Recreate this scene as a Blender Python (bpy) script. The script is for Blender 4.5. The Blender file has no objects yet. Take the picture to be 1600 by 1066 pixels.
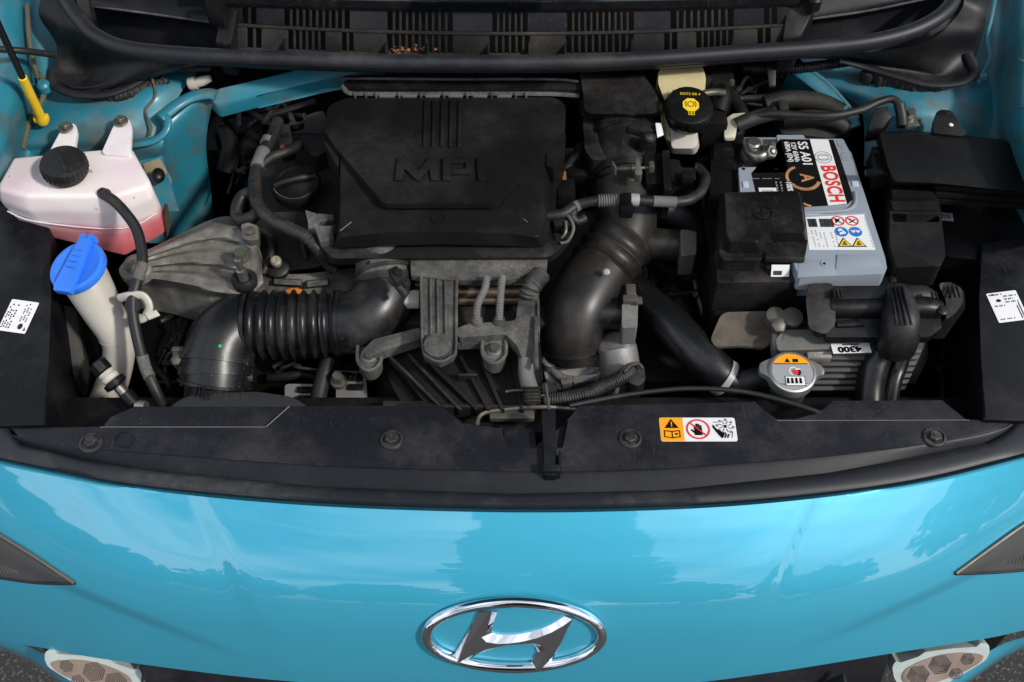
import bpy, bmesh, math, random
from mathutils import Vector, Matrix
from mathutils import noise as mnoise
random.seed(7)
R = math.radians
SC = bpy.context.scene
COL = SC.collection

# ------------------------------------------------------------------ camera
CAM_Z, PITCH, FPX = 1.78, 52.0, 1716.0
cam = bpy.data.cameras.new('camera'); camo = bpy.data.objects.new('camera', cam); COL.objects.link(camo)
camo.location = (0, 0, CAM_Z); camo.rotation_euler = (R(90 - PITCH), 0, 0)
cam.sensor_width = 36; cam.lens = FPX / 1600 * 36; cam.clip_start = .02; cam.clip_end = 900
cam.dof.use_dof = True; cam.dof.focus_distance = 1.22; cam.dof.aperture_fstop = 14
SC.camera = camo

# ------------------------------------------------------------------ world, sun, exposure
SUN_DIR = Vector((.74, -.46, .78)).normalized()
w = bpy.data.worlds.new('World'); SC.world = w; w.use_nodes = True
nt = w.node_tree; nt.nodes.clear()
wo = nt.nodes.new('ShaderNodeOutputWorld'); bg = nt.nodes.new('ShaderNodeBackground')
sky = nt.nodes.new('ShaderNodeTexSky'); sky.sky_type = 'NISHITA'; sky.sun_disc = False
sky.sun_elevation = math.asin(SUN_DIR.z); sky.sun_rotation = math.atan2(SUN_DIR.x, SUN_DIR.y)
tc = nt.nodes.new('ShaderNodeTexCoord'); mp = nt.nodes.new('ShaderNodeMapping'); mp.inputs['Scale'].default_value = (1.6, 1.6, 5)
cn = nt.nodes.new('ShaderNodeTexNoise'); cn.inputs['Scale'].default_value = 1.3; cn.inputs['Detail'].default_value = 9; cn.inputs['Roughness'].default_value = .55
cr = nt.nodes.new('ShaderNodeValToRGB'); cr.color_ramp.elements[0].position = .36; cr.color_ramp.elements[1].position = .60
mx = nt.nodes.new('ShaderNodeMix'); mx.data_type = 'RGBA'; mx.inputs['B'].default_value = (11.0, 11.6, 12.6, 1)
nt.links.new(tc.outputs['Generated'], mp.inputs['Vector']); nt.links.new(mp.outputs[0], cn.inputs['Vector'])
nt.links.new(cn.outputs['Fac'], cr.inputs['Fac']); nt.links.new(cr.outputs['Color'], mx.inputs['Factor'])
nt.links.new(sky.outputs[0], mx.inputs['A']); nt.links.new(mx.outputs['Result'], bg.inputs['Color'])
bg.inputs['Strength'].default_value = .11; nt.links.new(bg.outputs[0], wo.inputs[0])
sl = bpy.data.lights.new('sun', 'SUN'); so = bpy.data.objects.new('sun', sl); COL.objects.link(so)
sl.energy = 2.9; sl.angle = R(5); sl.color = (1, .95, .88)
so.rotation_euler = SUN_DIR.to_track_quat('Z', 'Y').to_euler(); so.location = (3, -1, 4)
SC.view_settings.view_transform = 'Standard'; SC.view_settings.look = 'None'
SC.view_settings.gamma = 1; SC.view_settings.exposure = 0.15
SC.cycles.max_bounces = 8

# ------------------------------------------------------------------ place helpers
_c, _s = math.cos(R(PITCH)), math.sin(R(PITCH))
def V(px, py, z):                       # where the sight line of a photo pixel meets height z
    u = (533 - py) / FPX; r = (px - 800) / FPX
    d = Vector((r, _c + u * _s, -_s + u * _c)); t = (z - CAM_Z) / d.z
    return Vector((d.x * t, d.y * t, z))
def VY(px, py, y):                      # the same at distance y
    u = (533 - py) / FPX; r = (px - 800) / FPX
    d = Vector((r, _c + u * _s, -_s + u * _c)); t = y / d.y
    return Vector((d.x * t, y, CAM_Z + d.z * t))
def P3(l): return [V(*p) for p in l]
def poly(l, z): return [V(x, y, z) for x, y in l]

# ------------------------------------------------------------------ object helpers
def thing(name, label, cat, at, group=None):
    o = bpy.data.objects.new(name, None); COL.objects.link(o)
    o.location = at; o.empty_display_size = .02
    o['label'] = label; o['category'] = cat
    if group: o['group'] = group
    return o
def wloc(o):
    v = Vector(o.location)
    while o.parent: o = o.parent; v += Vector(o.location)
    return v
def link(name, bm, mat, parent=None, kind=None, label=None, smooth=True, ang=38, flip=False):
    bmesh.ops.remove_doubles(bm, verts=bm.verts, dist=1e-6)
    if smooth != 'keep': bmesh.ops.recalc_face_normals(bm, faces=bm.faces)
    me = bpy.data.meshes.new(name); bm.to_mesh(me); bm.free()
    if smooth:
        for p in me.polygons: p.use_smooth = True
        me.set_sharp_from_angle(angle=R(ang))
    o = bpy.data.objects.new(name, me); COL.objects.link(o)
    mats = mat if isinstance(mat, (list, tuple)) else [mat]
    for m in mats: me.materials.append(m)
    if parent: o.parent = parent; o.location = -wloc(parent)
    if kind: o['kind'] = kind
    if label: o['label'] = label
    return o
def split(name, bm, mat, parent=None, **k):
    """link every loose piece of bm as an object of its own"""
    bmesh.ops.remove_doubles(bm, verts=bm.verts, dist=1e-6)
    bm.verts.ensure_lookup_table(); seen = set(); out = []
    for v0 in bm.verts:
        if v0 in seen: continue
        st = [v0]; seen.add(v0); isl = []
        while st:
            v = st.pop(); isl.append(v)
            for e in v.link_edges:
                o_ = e.other_vert(v)
                if o_ not in seen: seen.add(o_); st.append(o_)
        b2 = bmesh.new(); m_ = {v: b2.verts.new(v.co) for v in isl}; fs = set(f for v in isl for f in v.link_faces)
        for f in fs: b2.faces.new([m_[v] for v in f.verts])
        if fs: out.append(link(name, b2, mat, parent, **k))
    bm.free(); return out
def tag(o, label, cat, group=None):
    o['label'] = label; o['category'] = cat
    if group: o['group'] = group
    return o
def BM(): return bmesh.new()

def crom(pts, n):
    """smooth resampling of a list of tuples/vectors; n samples per span"""
    out = []; m = len(pts)
    for i in range(m - 1):
        p0 = pts[max(i-1, 0)]; p1 = pts[i]; p2 = pts[i+1]; p3 = pts[min(i+2, m-1)]
        for k in range(n):
            t = k / n
            out.append(tuple(.5*((2*b)+(-a+c)*t+(2*a-5*b+4*c-d)*t*t+(-a+3*b-3*c+d)*t**3) for a, b, c, d in zip(p0, p1, p2, p3)))
    out.append(tuple(pts[-1])); return out

def prism(bm, top, vec, bev=0, seg=2):
    """top polygon (3D points) extruded by vec"""
    b2 = bmesh.new()
    a = [b2.verts.new(p) for p in top]; c = [b2.verts.new(Vector(p) + Vector(vec)) for p in top]
    n = len(a); b2.faces.new(a); b2.faces.new(c[::-1])
    for i in range(n): b2.faces.new((a[i], c[i], c[(i+1) % n], a[(i+1) % n]))
    if bev: bmesh.ops.bevel(b2, geom=b2.edges[:], offset=bev, segments=seg, profile=.6, affect='EDGES', clamp_overlap=True)
    bmesh.ops.triangulate(b2, faces=[f for f in b2.faces if len(f.verts) > 4])
    merge(bm, b2)
def merge(bm, b2):
    me = bpy.data.meshes.new('tmp'); b2.to_mesh(me); b2.free(); bm.from_mesh(me); bpy.data.meshes.remove(me)
def taper(bm, top, bottom, bev=0, seg=2):
    b2 = bmesh.new()
    a = [b2.verts.new(p) for p in top]; c = [b2.verts.new(p) for p in bottom]
    n = len(a); b2.faces.new(a); b2.faces.new(c[::-1])
    for i in range(n): b2.faces.new((a[i], c[i], c[(i+1) % n], a[(i+1) % n]))
    if bev: bmesh.ops.bevel(b2, geom=b2.edges[:], offset=bev, segments=seg, profile=.6, affect='EDGES', clamp_overlap=True)
    bmesh.ops.triangulate(b2, faces=[f for f in b2.faces if len(f.verts) > 4])
    merge(bm, b2)
def slab(bm, px, z, h, bev=.002, seg=2): prism(bm, poly(px, z), (0, 0, -h), bev, seg)
def box(bm, c, d, bev=.001, rz=0, rx=0, ry=0):
    b2 = bmesh.new(); bmesh.ops.create_cube(b2, size=1)
    for v in b2.verts: v.co = Vector((v.co.x*d[0], v.co.y*d[1], v.co.z*d[2]))
    if bev: bmesh.ops.bevel(b2, geom=b2.edges[:], offset=bev, segments=2, profile=.6, affect='EDGES', clamp_overlap=True)
    M = Matrix.Translation(Vector(c)) @ Matrix.Rotation(rz, 4, 'Z') @ Matrix.Rotation(ry, 4, 'Y') @ Matrix.Rotation(rx, 4, 'X')
    b2.transform(M); merge(bm, b2)
def inset_round(pts, r, n=4):
    """round the corners of a 3D polygon"""
    out = []; m = len(pts)
    for i in range(m):
        a, b, c = Vector(pts[i-1]), Vector(pts[i]), Vector(pts[(i+1) % m])
        u = (a-b); v = (c-b); q = min(r, u.length*.45, v.length*.45)
        s, e = b + u.normalized()*q, b + v.normalized()*q
        for k in range(n+1):
            t = k/n; out.append(s*(1-t)**2 + b*2*t*(1-t) + e*t*t)
    return out

def tube(bm, pts, r, n=18, span=8, rings=0, amp=0, flat=1.0, caps=True, ringrange=(0, 1), sq=0, up=None):
    """pts: [(px,py,z)] or [(px,py,z,r)] or Vectors; smooth swept tube in world space"""
    P = []
    for p in pts:
        if isinstance(p, Vector): P.append((p.x, p.y, p.z, r))
        else:
            v = V(*p[:3]); P.append((v.x, v.y, v.z, p[3] if len(p) > 3 else r))
    if rings: span = max(span, int(rings * 10 / max(1, len(P)-1)) + 1)
    S = crom(P, span) if len(P) > 2 else [tuple(P[0][j]+(P[1][j]-P[0][j])*t/span for j in range(4)) for t in range(span+1)]
    C = [Vector(s[:3]) for s in S]; L = [0]
    for i in range(1, len(C)): L.append(L[-1] + (C[i]-C[i-1]).length)
    T = [(C[min(i+1, len(C)-1)] - C[max(i-1, 0)]).normalized() for i in range(len(C))]
    N = (up or Vector((0, 0, 1))); N = N - T[0]*N.dot(T[0])
    if N.length < .05: N = Vector((0, 1, 0)) - T[0]*T[0].y
    N.normalize(); R_ = []
    for i, c in enumerate(C):
        N = (N - T[i]*N.dot(T[i])).normalized(); B = T[i].cross(N)
        f = L[i]/L[-1]; rr = S[i][3]
        if rings and ringrange[0] <= f <= ringrange[1]:
            g = (f-ringrange[0])/(ringrange[1]-ringrange[0])
            rr += amp * (abs(math.cos(g*rings*math.pi))**.7*-2+1)
        ring = []
        for k in range(n):
            a = 2*math.pi*k/n; x, y = math.cos(a), math.sin(a)
            if sq: m_ = (abs(x)**sq+abs(y)**sq)**(1/sq); x, y = x/m_, y/m_
            ring.append(bm.verts.new(c + N*(x*rr*flat) + B*(y*rr)))
        R_.append(ring)
    for i in range(len(R_)-1):
        for k in range(n): bm.faces.new((R_[i][k], R_[i][(k+1) % n], R_[i+1][(k+1) % n], R_[i+1][k]))
    if caps: bm.faces.new(R_[0][::-1]); bm.faces.new(R_[-1])
def lathe(bm, c, axis, prof, n=28, sx=1, xdir=None, cap=True):
    """prof: [(r,h)] along axis from c"""
    ax = Vector(axis).normalized(); X = (xdir or Vector((1, 0, 0))); X = (X-ax*X.dot(ax)).normalized(); Y = ax.cross(X)
    rs = []
    for r, h in prof:
        rs.append([bm.verts.new(Vector(c)+ax*h+X*(math.cos(2*math.pi*k/n)*r*sx)+Y*(math.sin(2*math.pi*k/n)*r)) for k in range(n)])
    for a, b in zip(rs, rs[1:]):
        for k in range(n): bm.faces.new((a[k], a[(k+1) % n], b[(k+1) % n], b[k]))
    if cap: bm.faces.new(rs[0][::-1]); bm.faces.new(rs[-1])
def hexbolt(bm, c, axis=(0, 0, 1), r=.007, h=.006, washer=1.5):
    if washer: lathe(bm, c, axis, [(r*washer, 0), (r*washer, h*.25), (r*washer*.93, h*.34)], 20)
    lathe(bm, Vector(c), axis, [(r, h*.3), (r, h*.95), (r*.86, h*1.1)], 6)
def patch(bm, rows, nu=6, nv=6, thick=0, z=None):
    """rows of (px,py,z) control points -> smooth surface"""
    g = [[tuple(V(*p)) for p in r] for r in rows]
    g = [crom(r, nu) for r in g]
    cols = list(zip(*g)); cols = [crom(list(c), nv) for c in cols]
    return gridmesh(bm, [[Vector(p) for p in c] for c in cols])
def gridmesh(bm, g):
    vs = [[bm.verts.new(p) for p in c] for c in g]
    for i in range(len(vs)-1):
        for j in range(len(vs[0])-1): bm.faces.new((vs[i][j], vs[i+1][j], vs[i+1][j+1], vs[i][j+1]))
    return vs
def solidify(bm, t):
    """give an open sheet thickness t downward"""
    bd = [e for e in bm.edges if e.is_boundary]
    old = bm.faces[:]; vm = {}
    for v in bm.verts[:]: vm[v] = bm.verts.new(v.co - Vector((0, 0, t)))
    for f in old: bm.faces.new([vm[v] for v in f.verts][::-1])
    for e in bd: a, b = e.verts; bm.faces.new((a, b, vm[b], vm[a]))

class Fr:
    """a small flat frame for print and lettering: origin, x and y directions"""
    def __init__(s, o, x, y): s.o = Vector(o); s.x = Vector(x).normalized(); s.y = Vector(y).normalized(); s.n = s.x.cross(s.y).normalized(); s.y = s.n.cross(s.x)
    def p(s, u, v, h=0): return s.o + s.x*u + s.y*v + s.n*h
    def rect(s, bm, u0, v0, u1, v1, h, t=.0003, r=0):
        q = [s.p(u0, v0, h+t), s.p(u1, v0, h+t), s.p(u1, v1, h+t), s.p(u0, v1, h+t)]
        if r: q = inset_round(q, r)
        prism(bm, q, -s.n*t)
    def poly(s, bm, pts, h, t=.0003): prism(bm, [s.p(a, b, h+t) for a, b in pts], -s.n*t)
    def disc(s, bm, u, v, r, h, t=.0003, n=28, ry=None):
        ry = ry or r
        prism(bm, [s.p(u+r*math.cos(2*math.pi*k/n), v+ry*math.sin(2*math.pi*k/n), h+t) for k in range(n)], -s.n*t)
    def ring(s, bm, u, v, r0, r1, h, t=.0003, n=36, a0=0, a1=360, e=1):
        st = [R(a0+(a1-a0)*k/n) for k in range(n+1)]
        for a, b in zip(st, st[1:]):
            prism(bm, [s.p(u+q*math.cos(w_)*e, v+q*math.sin(w_), h+t) for q, w_ in ((r0, a), (r1, a), (r1, b), (r0, b))], -s.n*t)
    def line(s, bm, u0, v0, u1, v1, wd, h, t=.0003):
        d = Vector((u1-u0, v1-v0)).normalized()*wd/2
        s.poly(bm, [(u0-d.y, v0+d.x), (u0+d.y, v0-d.x), (u1+d.y, v1-d.x), (u1-d.y, v1+d.x)], h, t)
    def text(s, bm, txt, u, v, size, h, t=.0003, rot=0, bold=0, align='CENTER', sx=1, shear=0, sp=1):
        cu = bpy.data.curves.new('t', 'FONT'); cu.body = txt; cu.size = size; cu.align_x = align; cu.align_y = 'CENTER'
        cu.extrude = t/2; cu.offset = bold; cu.resolution_u = 3; cu.shear = shear; cu.space_character = sp
        o = bpy.data.objects.new('t', cu); me = bpy.data.meshes.new_from_object(o)
        bpy.data.objects.remove(o)
        B = Matrix(((s.x.x, s.y.x, s.n.x, 0), (s.x.y, s.y.y, s.n.y, 0), (s.x.z, s.y.z, s.n.z, 0), (0, 0, 0, 1)))
        M = Matrix.Translation(s.p(u, v, h+t/2)) @ B @ Matrix.Rotation(rot, 4, 'Z') @ Matrix.Diagonal((sx, 1, 1, 1))
        me.transform(M); bm.from_mesh(me); bpy.data.meshes.remove(me); bpy.data.curves.remove(cu)

# ------------------------------------------------------------------ materials
def srgb(r, g, b):
    f = lambda c: (c/255/12.92) if c <= 10 else ((c/255+.055)/1.055)**2.4
    return (f(r), f(g), f(b))
def mat(name, col, rough=.5, metal=0, dust=0, dcol=(.20, .175, .145), dscale=14, bump=.0, bscale=400, var=.0, vscale=30,
        coat=0, crough=.04, spec=.5, stain=None, trans=0, ior=1.45, sss=0, alpha=1, updust=.6, smear=0, dmin=.48, dmax=.66, specks=.45):
    m = bpy.data.materials.new(name); m.use_nodes = True; t = m.node_tree; n = t.nodes; L = t.links
    b = n['Principled BSDF']; b.inputs['Roughness'].default_value = rough; b.inputs['Metallic'].default_value = metal
    b.inputs['Specular IOR Level'].default_value = spec; b.inputs['IOR'].default_value = ior
    b.inputs['Coat Weight'].default_value = coat; b.inputs['Coat Roughness'].default_value = crough
    b.inputs['Transmission Weight'].default_value = trans
    b.inputs['Alpha'].default_value = alpha
    if sss: b.inputs['Subsurface Weight'].default_value = sss; b.inputs['Subsurface Radius'].default_value = (.02, .014, .012); b.inputs['Subsurface Scale'].default_value = 1
    tc = n.new('ShaderNodeTexCoord')
    base = n.new('ShaderNodeRGB'); base.outputs[0].default_value = (*col, 1); cur = base.outputs[0]
    def nz(sc, det=6, ro=.6, vec=None):
        x = n.new('ShaderNodeTexNoise'); x.inputs['Scale'].default_value = sc; x.inputs['Detail'].default_value = det; x.inputs['Roughness'].default_value = ro
        L.new(vec or tc.outputs['Object'], x.inputs['Vector']); return x.outputs['Fac']
    def rng(src, a, b_, c=0, d=1):
        x = n.new('ShaderNodeMapRange'); x.inputs[1].default_value = a; x.inputs[2].default_value = b_; x.inputs[3].default_value = c; x.inputs[4].default_value = d
        L.new(src, x.inputs[0]); return x.outputs[0]
    def mixc(f, a, b_):
        x = n.new('ShaderNodeMix'); x.data_type = 'RGBA'
        if hasattr(f, 'links'): L.new(f, x.inputs['Factor'])
        else: x.inputs['Factor'].default_value = f
        L.new(a, x.inputs['A'])
        if isinstance(b_, tuple): x.inputs['B'].default_value = (*b_, 1)
        else: L.new(b_, x.inputs['B'])
        return x.outputs['Result']
    def math_(op, a, b_):
        x = n.new('ShaderNodeMath'); x.operation = op; x.use_clamp = True
        for i, q in enumerate((a, b_)):
            if hasattr(q, 'links'): L.new(q, x.inputs[i])
            else: x.inputs[i].default_value = q
        return x.outputs[0]
    if var:
        f = rng(nz(vscale), .35, .65); cur = mixc(math_('MULTIPLY', f, var), cur, tuple(c*.45 for c in col))
    if stain:
        scol, ssc, amt = stain; f = rng(nz(ssc, 8, .65), .5, .68); cur = mixc(math_('MULTIPLY', f, amt), cur, scol)
    if dust:
        g = n.new('ShaderNodeNewGeometry'); sx = n.new('ShaderNodeSeparateXYZ'); L.new(g.outputs['Normal'], sx.inputs[0])
        upf = rng(sx.outputs['Z'], -.1, .9, 1-updust, 1)
        f = rng(nz(dscale, 9, .68), dmin, dmax)
        fine = rng(nz(dscale*14, 4, .7), .3, .75, .35, 1)
        f = math_('MULTIPLY', math_('MULTIPLY', f, fine), upf); f = math_('MULTIPLY', f, dust)
        if specks:
            broad = rng(nz(dscale*.8+3, 4, .6), .42, .62)
            sp = rng(nz(620, 2, .5), .645, .70); f = math_('MAXIMUM', f, math_('MULTIPLY', math_('MULTIPLY', sp, broad), specks))
            mp2 = n.new('ShaderNodeMapping'); mp2.inputs['Scale'].default_value = (1, .07, .2); mp2.inputs['Rotation'].default_value = (0, 0, .9); L.new(tc.outputs['Object'], mp2.inputs[0])
            scr = rng(nz(420, 2, .5, mp2.outputs[0]), .70, .75); f = math_('MAXIMUM', f, math_('MULTIPLY', math_('MULTIPLY', scr, broad), specks*.7))
        if smear:
            mp = n.new('ShaderNodeMapping'); mp.inputs['Scale'].default_value = (1, .12, .3); mp.inputs['Rotation'].default_value = (0, 0, .6); L.new(tc.outputs['Object'], mp.inputs[0])
            sm = rng(nz(160, 3, .6, mp.outputs[0]), .62, .8, 0, smear); f = math_('ADD', f, sm)
        cur = mixc(f, cur, dcol)
        ra = n.new('ShaderNodeMix'); L.new(f, ra.inputs[0]); ra.inputs[2].default_value = rough; ra.inputs[3].default_value = .9
        L.new(ra.outputs[0], b.inputs['Roughness'])
    L.new(cur, b.inputs['Base Color'])
    if bump:
        bp = n.new('ShaderNodeBump'); bp.inputs['Strength'].default_value = bump; bp.inputs['Distance'].default_value = .0006
        L.new(nz(bscale, 3, .6), bp.inputs['Height']); L.new(bp.outputs[0], b.inputs['Normal'])
    m['nodes_ok'] = 1
    return m
DUST = (.17, .15, .13)
TEAL = (.006, .265, .395)
M = {}
M['paint'] = mat('teal_metallic_paint', (.050, .42, .60), .44, .38, coat=1, crough=.028, var=.16, vscale=1700, spec=.5)
M['paint_bay'] = mat('teal_paint_dusty', (.015, .18, .25), .5, .1, dust=1, dcol=(.16, .15, .115), dscale=13, coat=.2, crough=.22, dmin=.47, dmax=.70, updust=.2, stain=((.09, .075, .045), 17, .8))
M['paint'].node_tree.nodes['Principled BSDF'].inputs['Coat IOR'].default_value = 1.85
M['black'] = mat('black_plastic', spec=.34, col=(.0065, .0065, .0072), rough=.42, dust=.3, dcol=DUST, dscale=10, bump=.35, bscale=900)
M['black_clean'] = mat('black_plastic_clean', spec=.34, col=(.005, .005, .0056), rough=.34, bump=.2, bscale=1200, dust=.06, dcol=DUST, dscale=30)
M['panel'] = mat('textured_black_panel', spec=.34, col=(.0085, .009, .0125), rough=.5, dust=.7, dcol=(.095, .09, .09), dscale=10, specks=.9, bump=.5, bscale=1400, dmin=.45, dmax=.8)
M['deflector'] = mat('deflector_plastic', (.003, .0034, .005), .45, spec=.25, dust=.3, dcol=(.07, .065, .06), dscale=12)
M['cover'] = mat('engine_cover_plastic', spec=.34, col=(.006, .0058, .0057), rough=.46, dust=.55, dcol=(.034, .033, .033), dscale=8, bump=.7, bscale=1500)
M['rubber'] = mat('rubber', (.009, .009, .010), .5, dust=.2, dcol=DUST, dscale=16)
M['slope'] = mat('shaded_panel_plastic', (.005, .006, .009), .42, spec=.3, dust=.25, dcol=(.06, .06, .065), dscale=8)  # darker copy of the panel plastic: shade of the front slope put into its colour
M['seal'] = mat('rubber_seal', (.014, .015, .019), .48, dust=.55, dcol=(.085, .085, .085), dscale=11)
M['hose'] = mat('moulded_hose_rubber', (.006, .0062, .007), .33, dust=.45, dcol=(.16, .14, .115), dscale=9, bump=.12, bscale=700, dmin=.55, dmax=.8, updust=.1)
M['hose_brown'] = mat('moulded_duct_brown_dust', (.008, .0072, .0065), .38, dust=.45, dcol=(.105, .088, .070), dscale=9, dmin=.42, dmax=.80, updust=.1, specks=1)
M['grey_dusty'] = mat('dusty_grey_plastic', (.026, .025, .024), .75, dust=1, dcol=(.21, .20, .18), dscale=20, bump=.5, bscale=300, dmin=.36, dmax=.66, updust=.4)
M['dark_dusty'] = mat('dark_dusty_plastic', (.007, .0066, .0062), .6, dust=.8, dcol=(.11, .095, .08), dscale=11, bump=.3, bscale=400, dmin=.45, dmax=.8)
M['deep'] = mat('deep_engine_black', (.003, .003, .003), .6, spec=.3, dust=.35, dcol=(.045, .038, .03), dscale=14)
M['alu'] = mat('cast_aluminium_dirty', (.29, .275, .25), .55, .4, dust=1, dcol=(.085, .068, .05), dscale=26, bump=1, bscale=260, var=.9, vscale=38, dmin=.4, dmax=.7, updust=.2)
M['plate'] = mat('grimy_plate', (.10, .085, .065), .6, .3, dust=.9, dcol=(.15, .12, .085), dscale=20, bump=1, bscale=200, var=.8, vscale=35)
M['alu_clean'] = mat('cast_aluminium', (.25, .25, .245), .5, .55, dust=.8, dcol=(.16, .14, .12), dscale=20, bump=.5, bscale=400, var=.3, dmin=.45, dmax=.7)
M['steel'] = mat('zinc_steel', (.33, .32, .29), .35, .9, dust=.4, dcol=(.16, .14, .11), dscale=60, var=.3, vscale=80)
M['bolt'] = mat('dull_bolt_steel', (.16, .15, .13), .5, .7, dust=.5, dcol=(.16, .13, .1), dscale=60)
M['bolt_black'] = mat('black_clip_plastic', (.02, .021, .022), .45, dust=.6, dcol=(.16, .14, .12), dscale=60)
M['chrome'] = mat('chrome', (.78, .79, .81), .05, 1)
M['white_tank'] = mat('translucent_white_tank', (.80, .74, .73), .38, sss=.25, dust=.12, dcol=(.35, .24, .14), dscale=12, dmin=.6, dmax=.8, stain=((.62, .40, .55), 9, .45))
M['cream'] = mat('cream_plastic', (.46, .43, .375), .42, sss=.15, dust=.6, dcol=(.25, .20, .14), dscale=13, dmin=.5, dmax=.8)
M['amber'] = mat('aged_cream_plastic', (.58, .50, .28), .38, sss=.2, dust=.3, dcol=(.2, .14, .07), dscale=18, dmin=.5, dmax=.8)
M['blue'] = mat('blue_cap_plastic', (.035, .20, .80), .36, sss=.05, var=.12, vscale=30, bump=.1)
M['yellow'] = mat('yellow_sleeve', (.80, .50, .02), .45, dust=.3, dcol=(.35, .2, .04), dscale=60)
M['batt'] = mat('battery_blue_grey', (.255, .29, .335), .40, dust=.15, dcol=(.25, .25, .25), dscale=15, bump=.1)
M['print_white'] = mat('label_white', (.72, .72, .72), .4, var=.06, vscale=20)
M['print_black'] = mat('label_black', (.008, .007, .007), .25)
M['print_red'] = mat('print_red', (.66, .03, .025), .4)
M['print_blue'] = mat('print_blue', (.02, .16, .50), .4)
M['print_yellow'] = mat('print_yellow', (.80, .55, .03), .4)
M['print_orange'] = mat('print_orange', (.85, .34, .015), .4)
M['print_bronze'] = mat('print_bronze', (.50, .25, .12), .4, var=.8, vscale=60)
M['print_grey'] = mat('print_grey', (.30, .30, .31), .4)
M['tape'] = mat('cloth_tape_grey', (.10, .10, .10), .8, dust=.7, dcol=(.26, .24, .21), dscale=30, bump=.8, bscale=500, dmin=.4, dmax=.7)
M['harness'] = mat('taped_harness', (.010, .010, .011), .5, dust=.5, dcol=(.16, .14, .12), dscale=22, bump=.6, bscale=300, dmin=.45, dmax=.75)
M['brown_dust'] = mat('earth_brown_plastic', (.06, .045, .03), .8, dust=.8, dcol=(.16, .12, .08), dscale=18)
M['grime'] = mat('brown_grime', (.10, .085, .05), .85, dust=.6, dcol=(.16, .13, .08), dscale=30)
M['tan'] = mat('tan_dusty_bracket', (.20, .16, .10), .8, dust=.7, dcol=(.28, .23, .16), dscale=25, specks=0)
M['fin'] = mat('grimy_fin_metal', (.09, .09, .088), .6, .3, dust=.8, dcol=(.20, .17, .13), dscale=12, bump=.5, bscale=300, dmin=.52, dmax=.62)
M['pale_line'] = mat('pale_scratch_and_edge', (.11, .11, .11), .7)  # pale grey for scratches and the flap edge lines
M['red'] = mat('red_plastic', (.35, .03, .02), .5)
M['orange'] = mat('orange_clip', (.60, .17, .02), .5)
M['green'] = mat('green_mark', (.02, .40, .10), .5)
M['lens'] = mat('lamp_lens_grey', (.10, .10, .10), .15, .3, coat=1, bump=.0)
M['glass'] = mat('windscreen_glass', (.10, .12, .14), .08, .2, coat=1)
M['leaf'] = mat('dry_leaf', (.32, .13, .05), .8)
def asphalt():
    m = mat('asphalt', (.022, .021, .020), .85, dust=.9, dcol=(.17, .16, .145), dscale=150, updust=0, dmin=.54, dmax=.60, bump=1, bscale=160)
    return m
M['asphalt'] = asphalt()
def tank_pink():
    m = mat('translucent_tank_pink_fluid', (.80, .74, .72), .36, sss=.25)
    t = m.node_tree; n = t.nodes; L = t.links; b = n['Principled BSDF']
    g = n.new('ShaderNodeNewGeometry'); s = n.new('ShaderNodeSeparateXYZ'); L.new(g.outputs['Position'], s.inputs[0])
    r = n.new('ShaderNodeMapRange'); r.inputs[1].default_value = .823; r.inputs[2].default_value = .843; r.inputs[3].default_value = 1; r.inputs[4].default_value = 0; L.new(s.outputs['Z'], r.inputs[0])
    nz = n.new('ShaderNodeTexNoise'); nz.inputs['Scale'].default_value = 14; tc = n.new('ShaderNodeTexCoord'); L.new(tc.outputs['Object'], nz.inputs['Vector'])
    r2 = n.new('ShaderNodeMapRange'); r2.inputs[1].default_value = .35; r2.inputs[2].default_value = .65; L.new(nz.outputs['Fac'], r2.inputs[0])
    pk = n.new('ShaderNodeMix'); pk.data_type = 'RGBA'; pk.inputs['A'].default_value = (.66, .10, .13, 1); pk.inputs['B'].default_value = (.80, .30, .32, 1); L.new(r2.outputs[0], pk.inputs['Factor'])
    nz2 = n.new('ShaderNodeTexNoise'); nz2.inputs['Scale'].default_value = 11; L.new(tc.outputs['Object'], nz2.inputs['Vector'])
    r3 = n.new('ShaderNodeMapRange'); r3.inputs[1].default_value = .5; r3.inputs[2].default_value = .75; r3.inputs[4].default_value = .4; L.new(nz2.outputs['Fac'], r3.inputs[0])
    wh = n.new('ShaderNodeMix'); wh.data_type = 'RGBA'; wh.inputs['A'].default_value = (.80, .73, .71, 1); wh.inputs['B'].default_value = (.70, .38, .56, 1); L.new(r3.outputs[0], wh.inputs['Factor'])
    mx = n.new('ShaderNodeMix'); mx.data_type = 'RGBA'; L.new(r.outputs[0], mx.inputs['Factor']); L.new(wh.outputs['Result'], mx.inputs['A']); L.new(pk.outputs['Result'], mx.inputs['B'])
    nz3 = n.new('ShaderNodeTexNoise'); nz3.inputs['Scale'].default_value = 75; nz3.inputs['Detail'].default_value = 3; L.new(tc.outputs['Object'], nz3.inputs['Vector'])
    r4 = n.new('ShaderNodeMapRange'); r4.inputs[1].default_value = .69; r4.inputs[2].default_value = .74; r4.inputs[4].default_value = .7; L.new(nz3.outputs['Fac'], r4.inputs[0])
    m3 = n.new('ShaderNodeMix'); m3.data_type = 'RGBA'; m3.inputs['B'].default_value = (.28, .17, .09, 1); L.new(r4.outputs[0], m3.inputs['Factor']); L.new(mx.outputs['Result'], m3.inputs['A'])
    L.new(m3.outputs['Result'], b.inputs['Base Color'])
    return m
M['tank'] = tank_pink()

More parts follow.
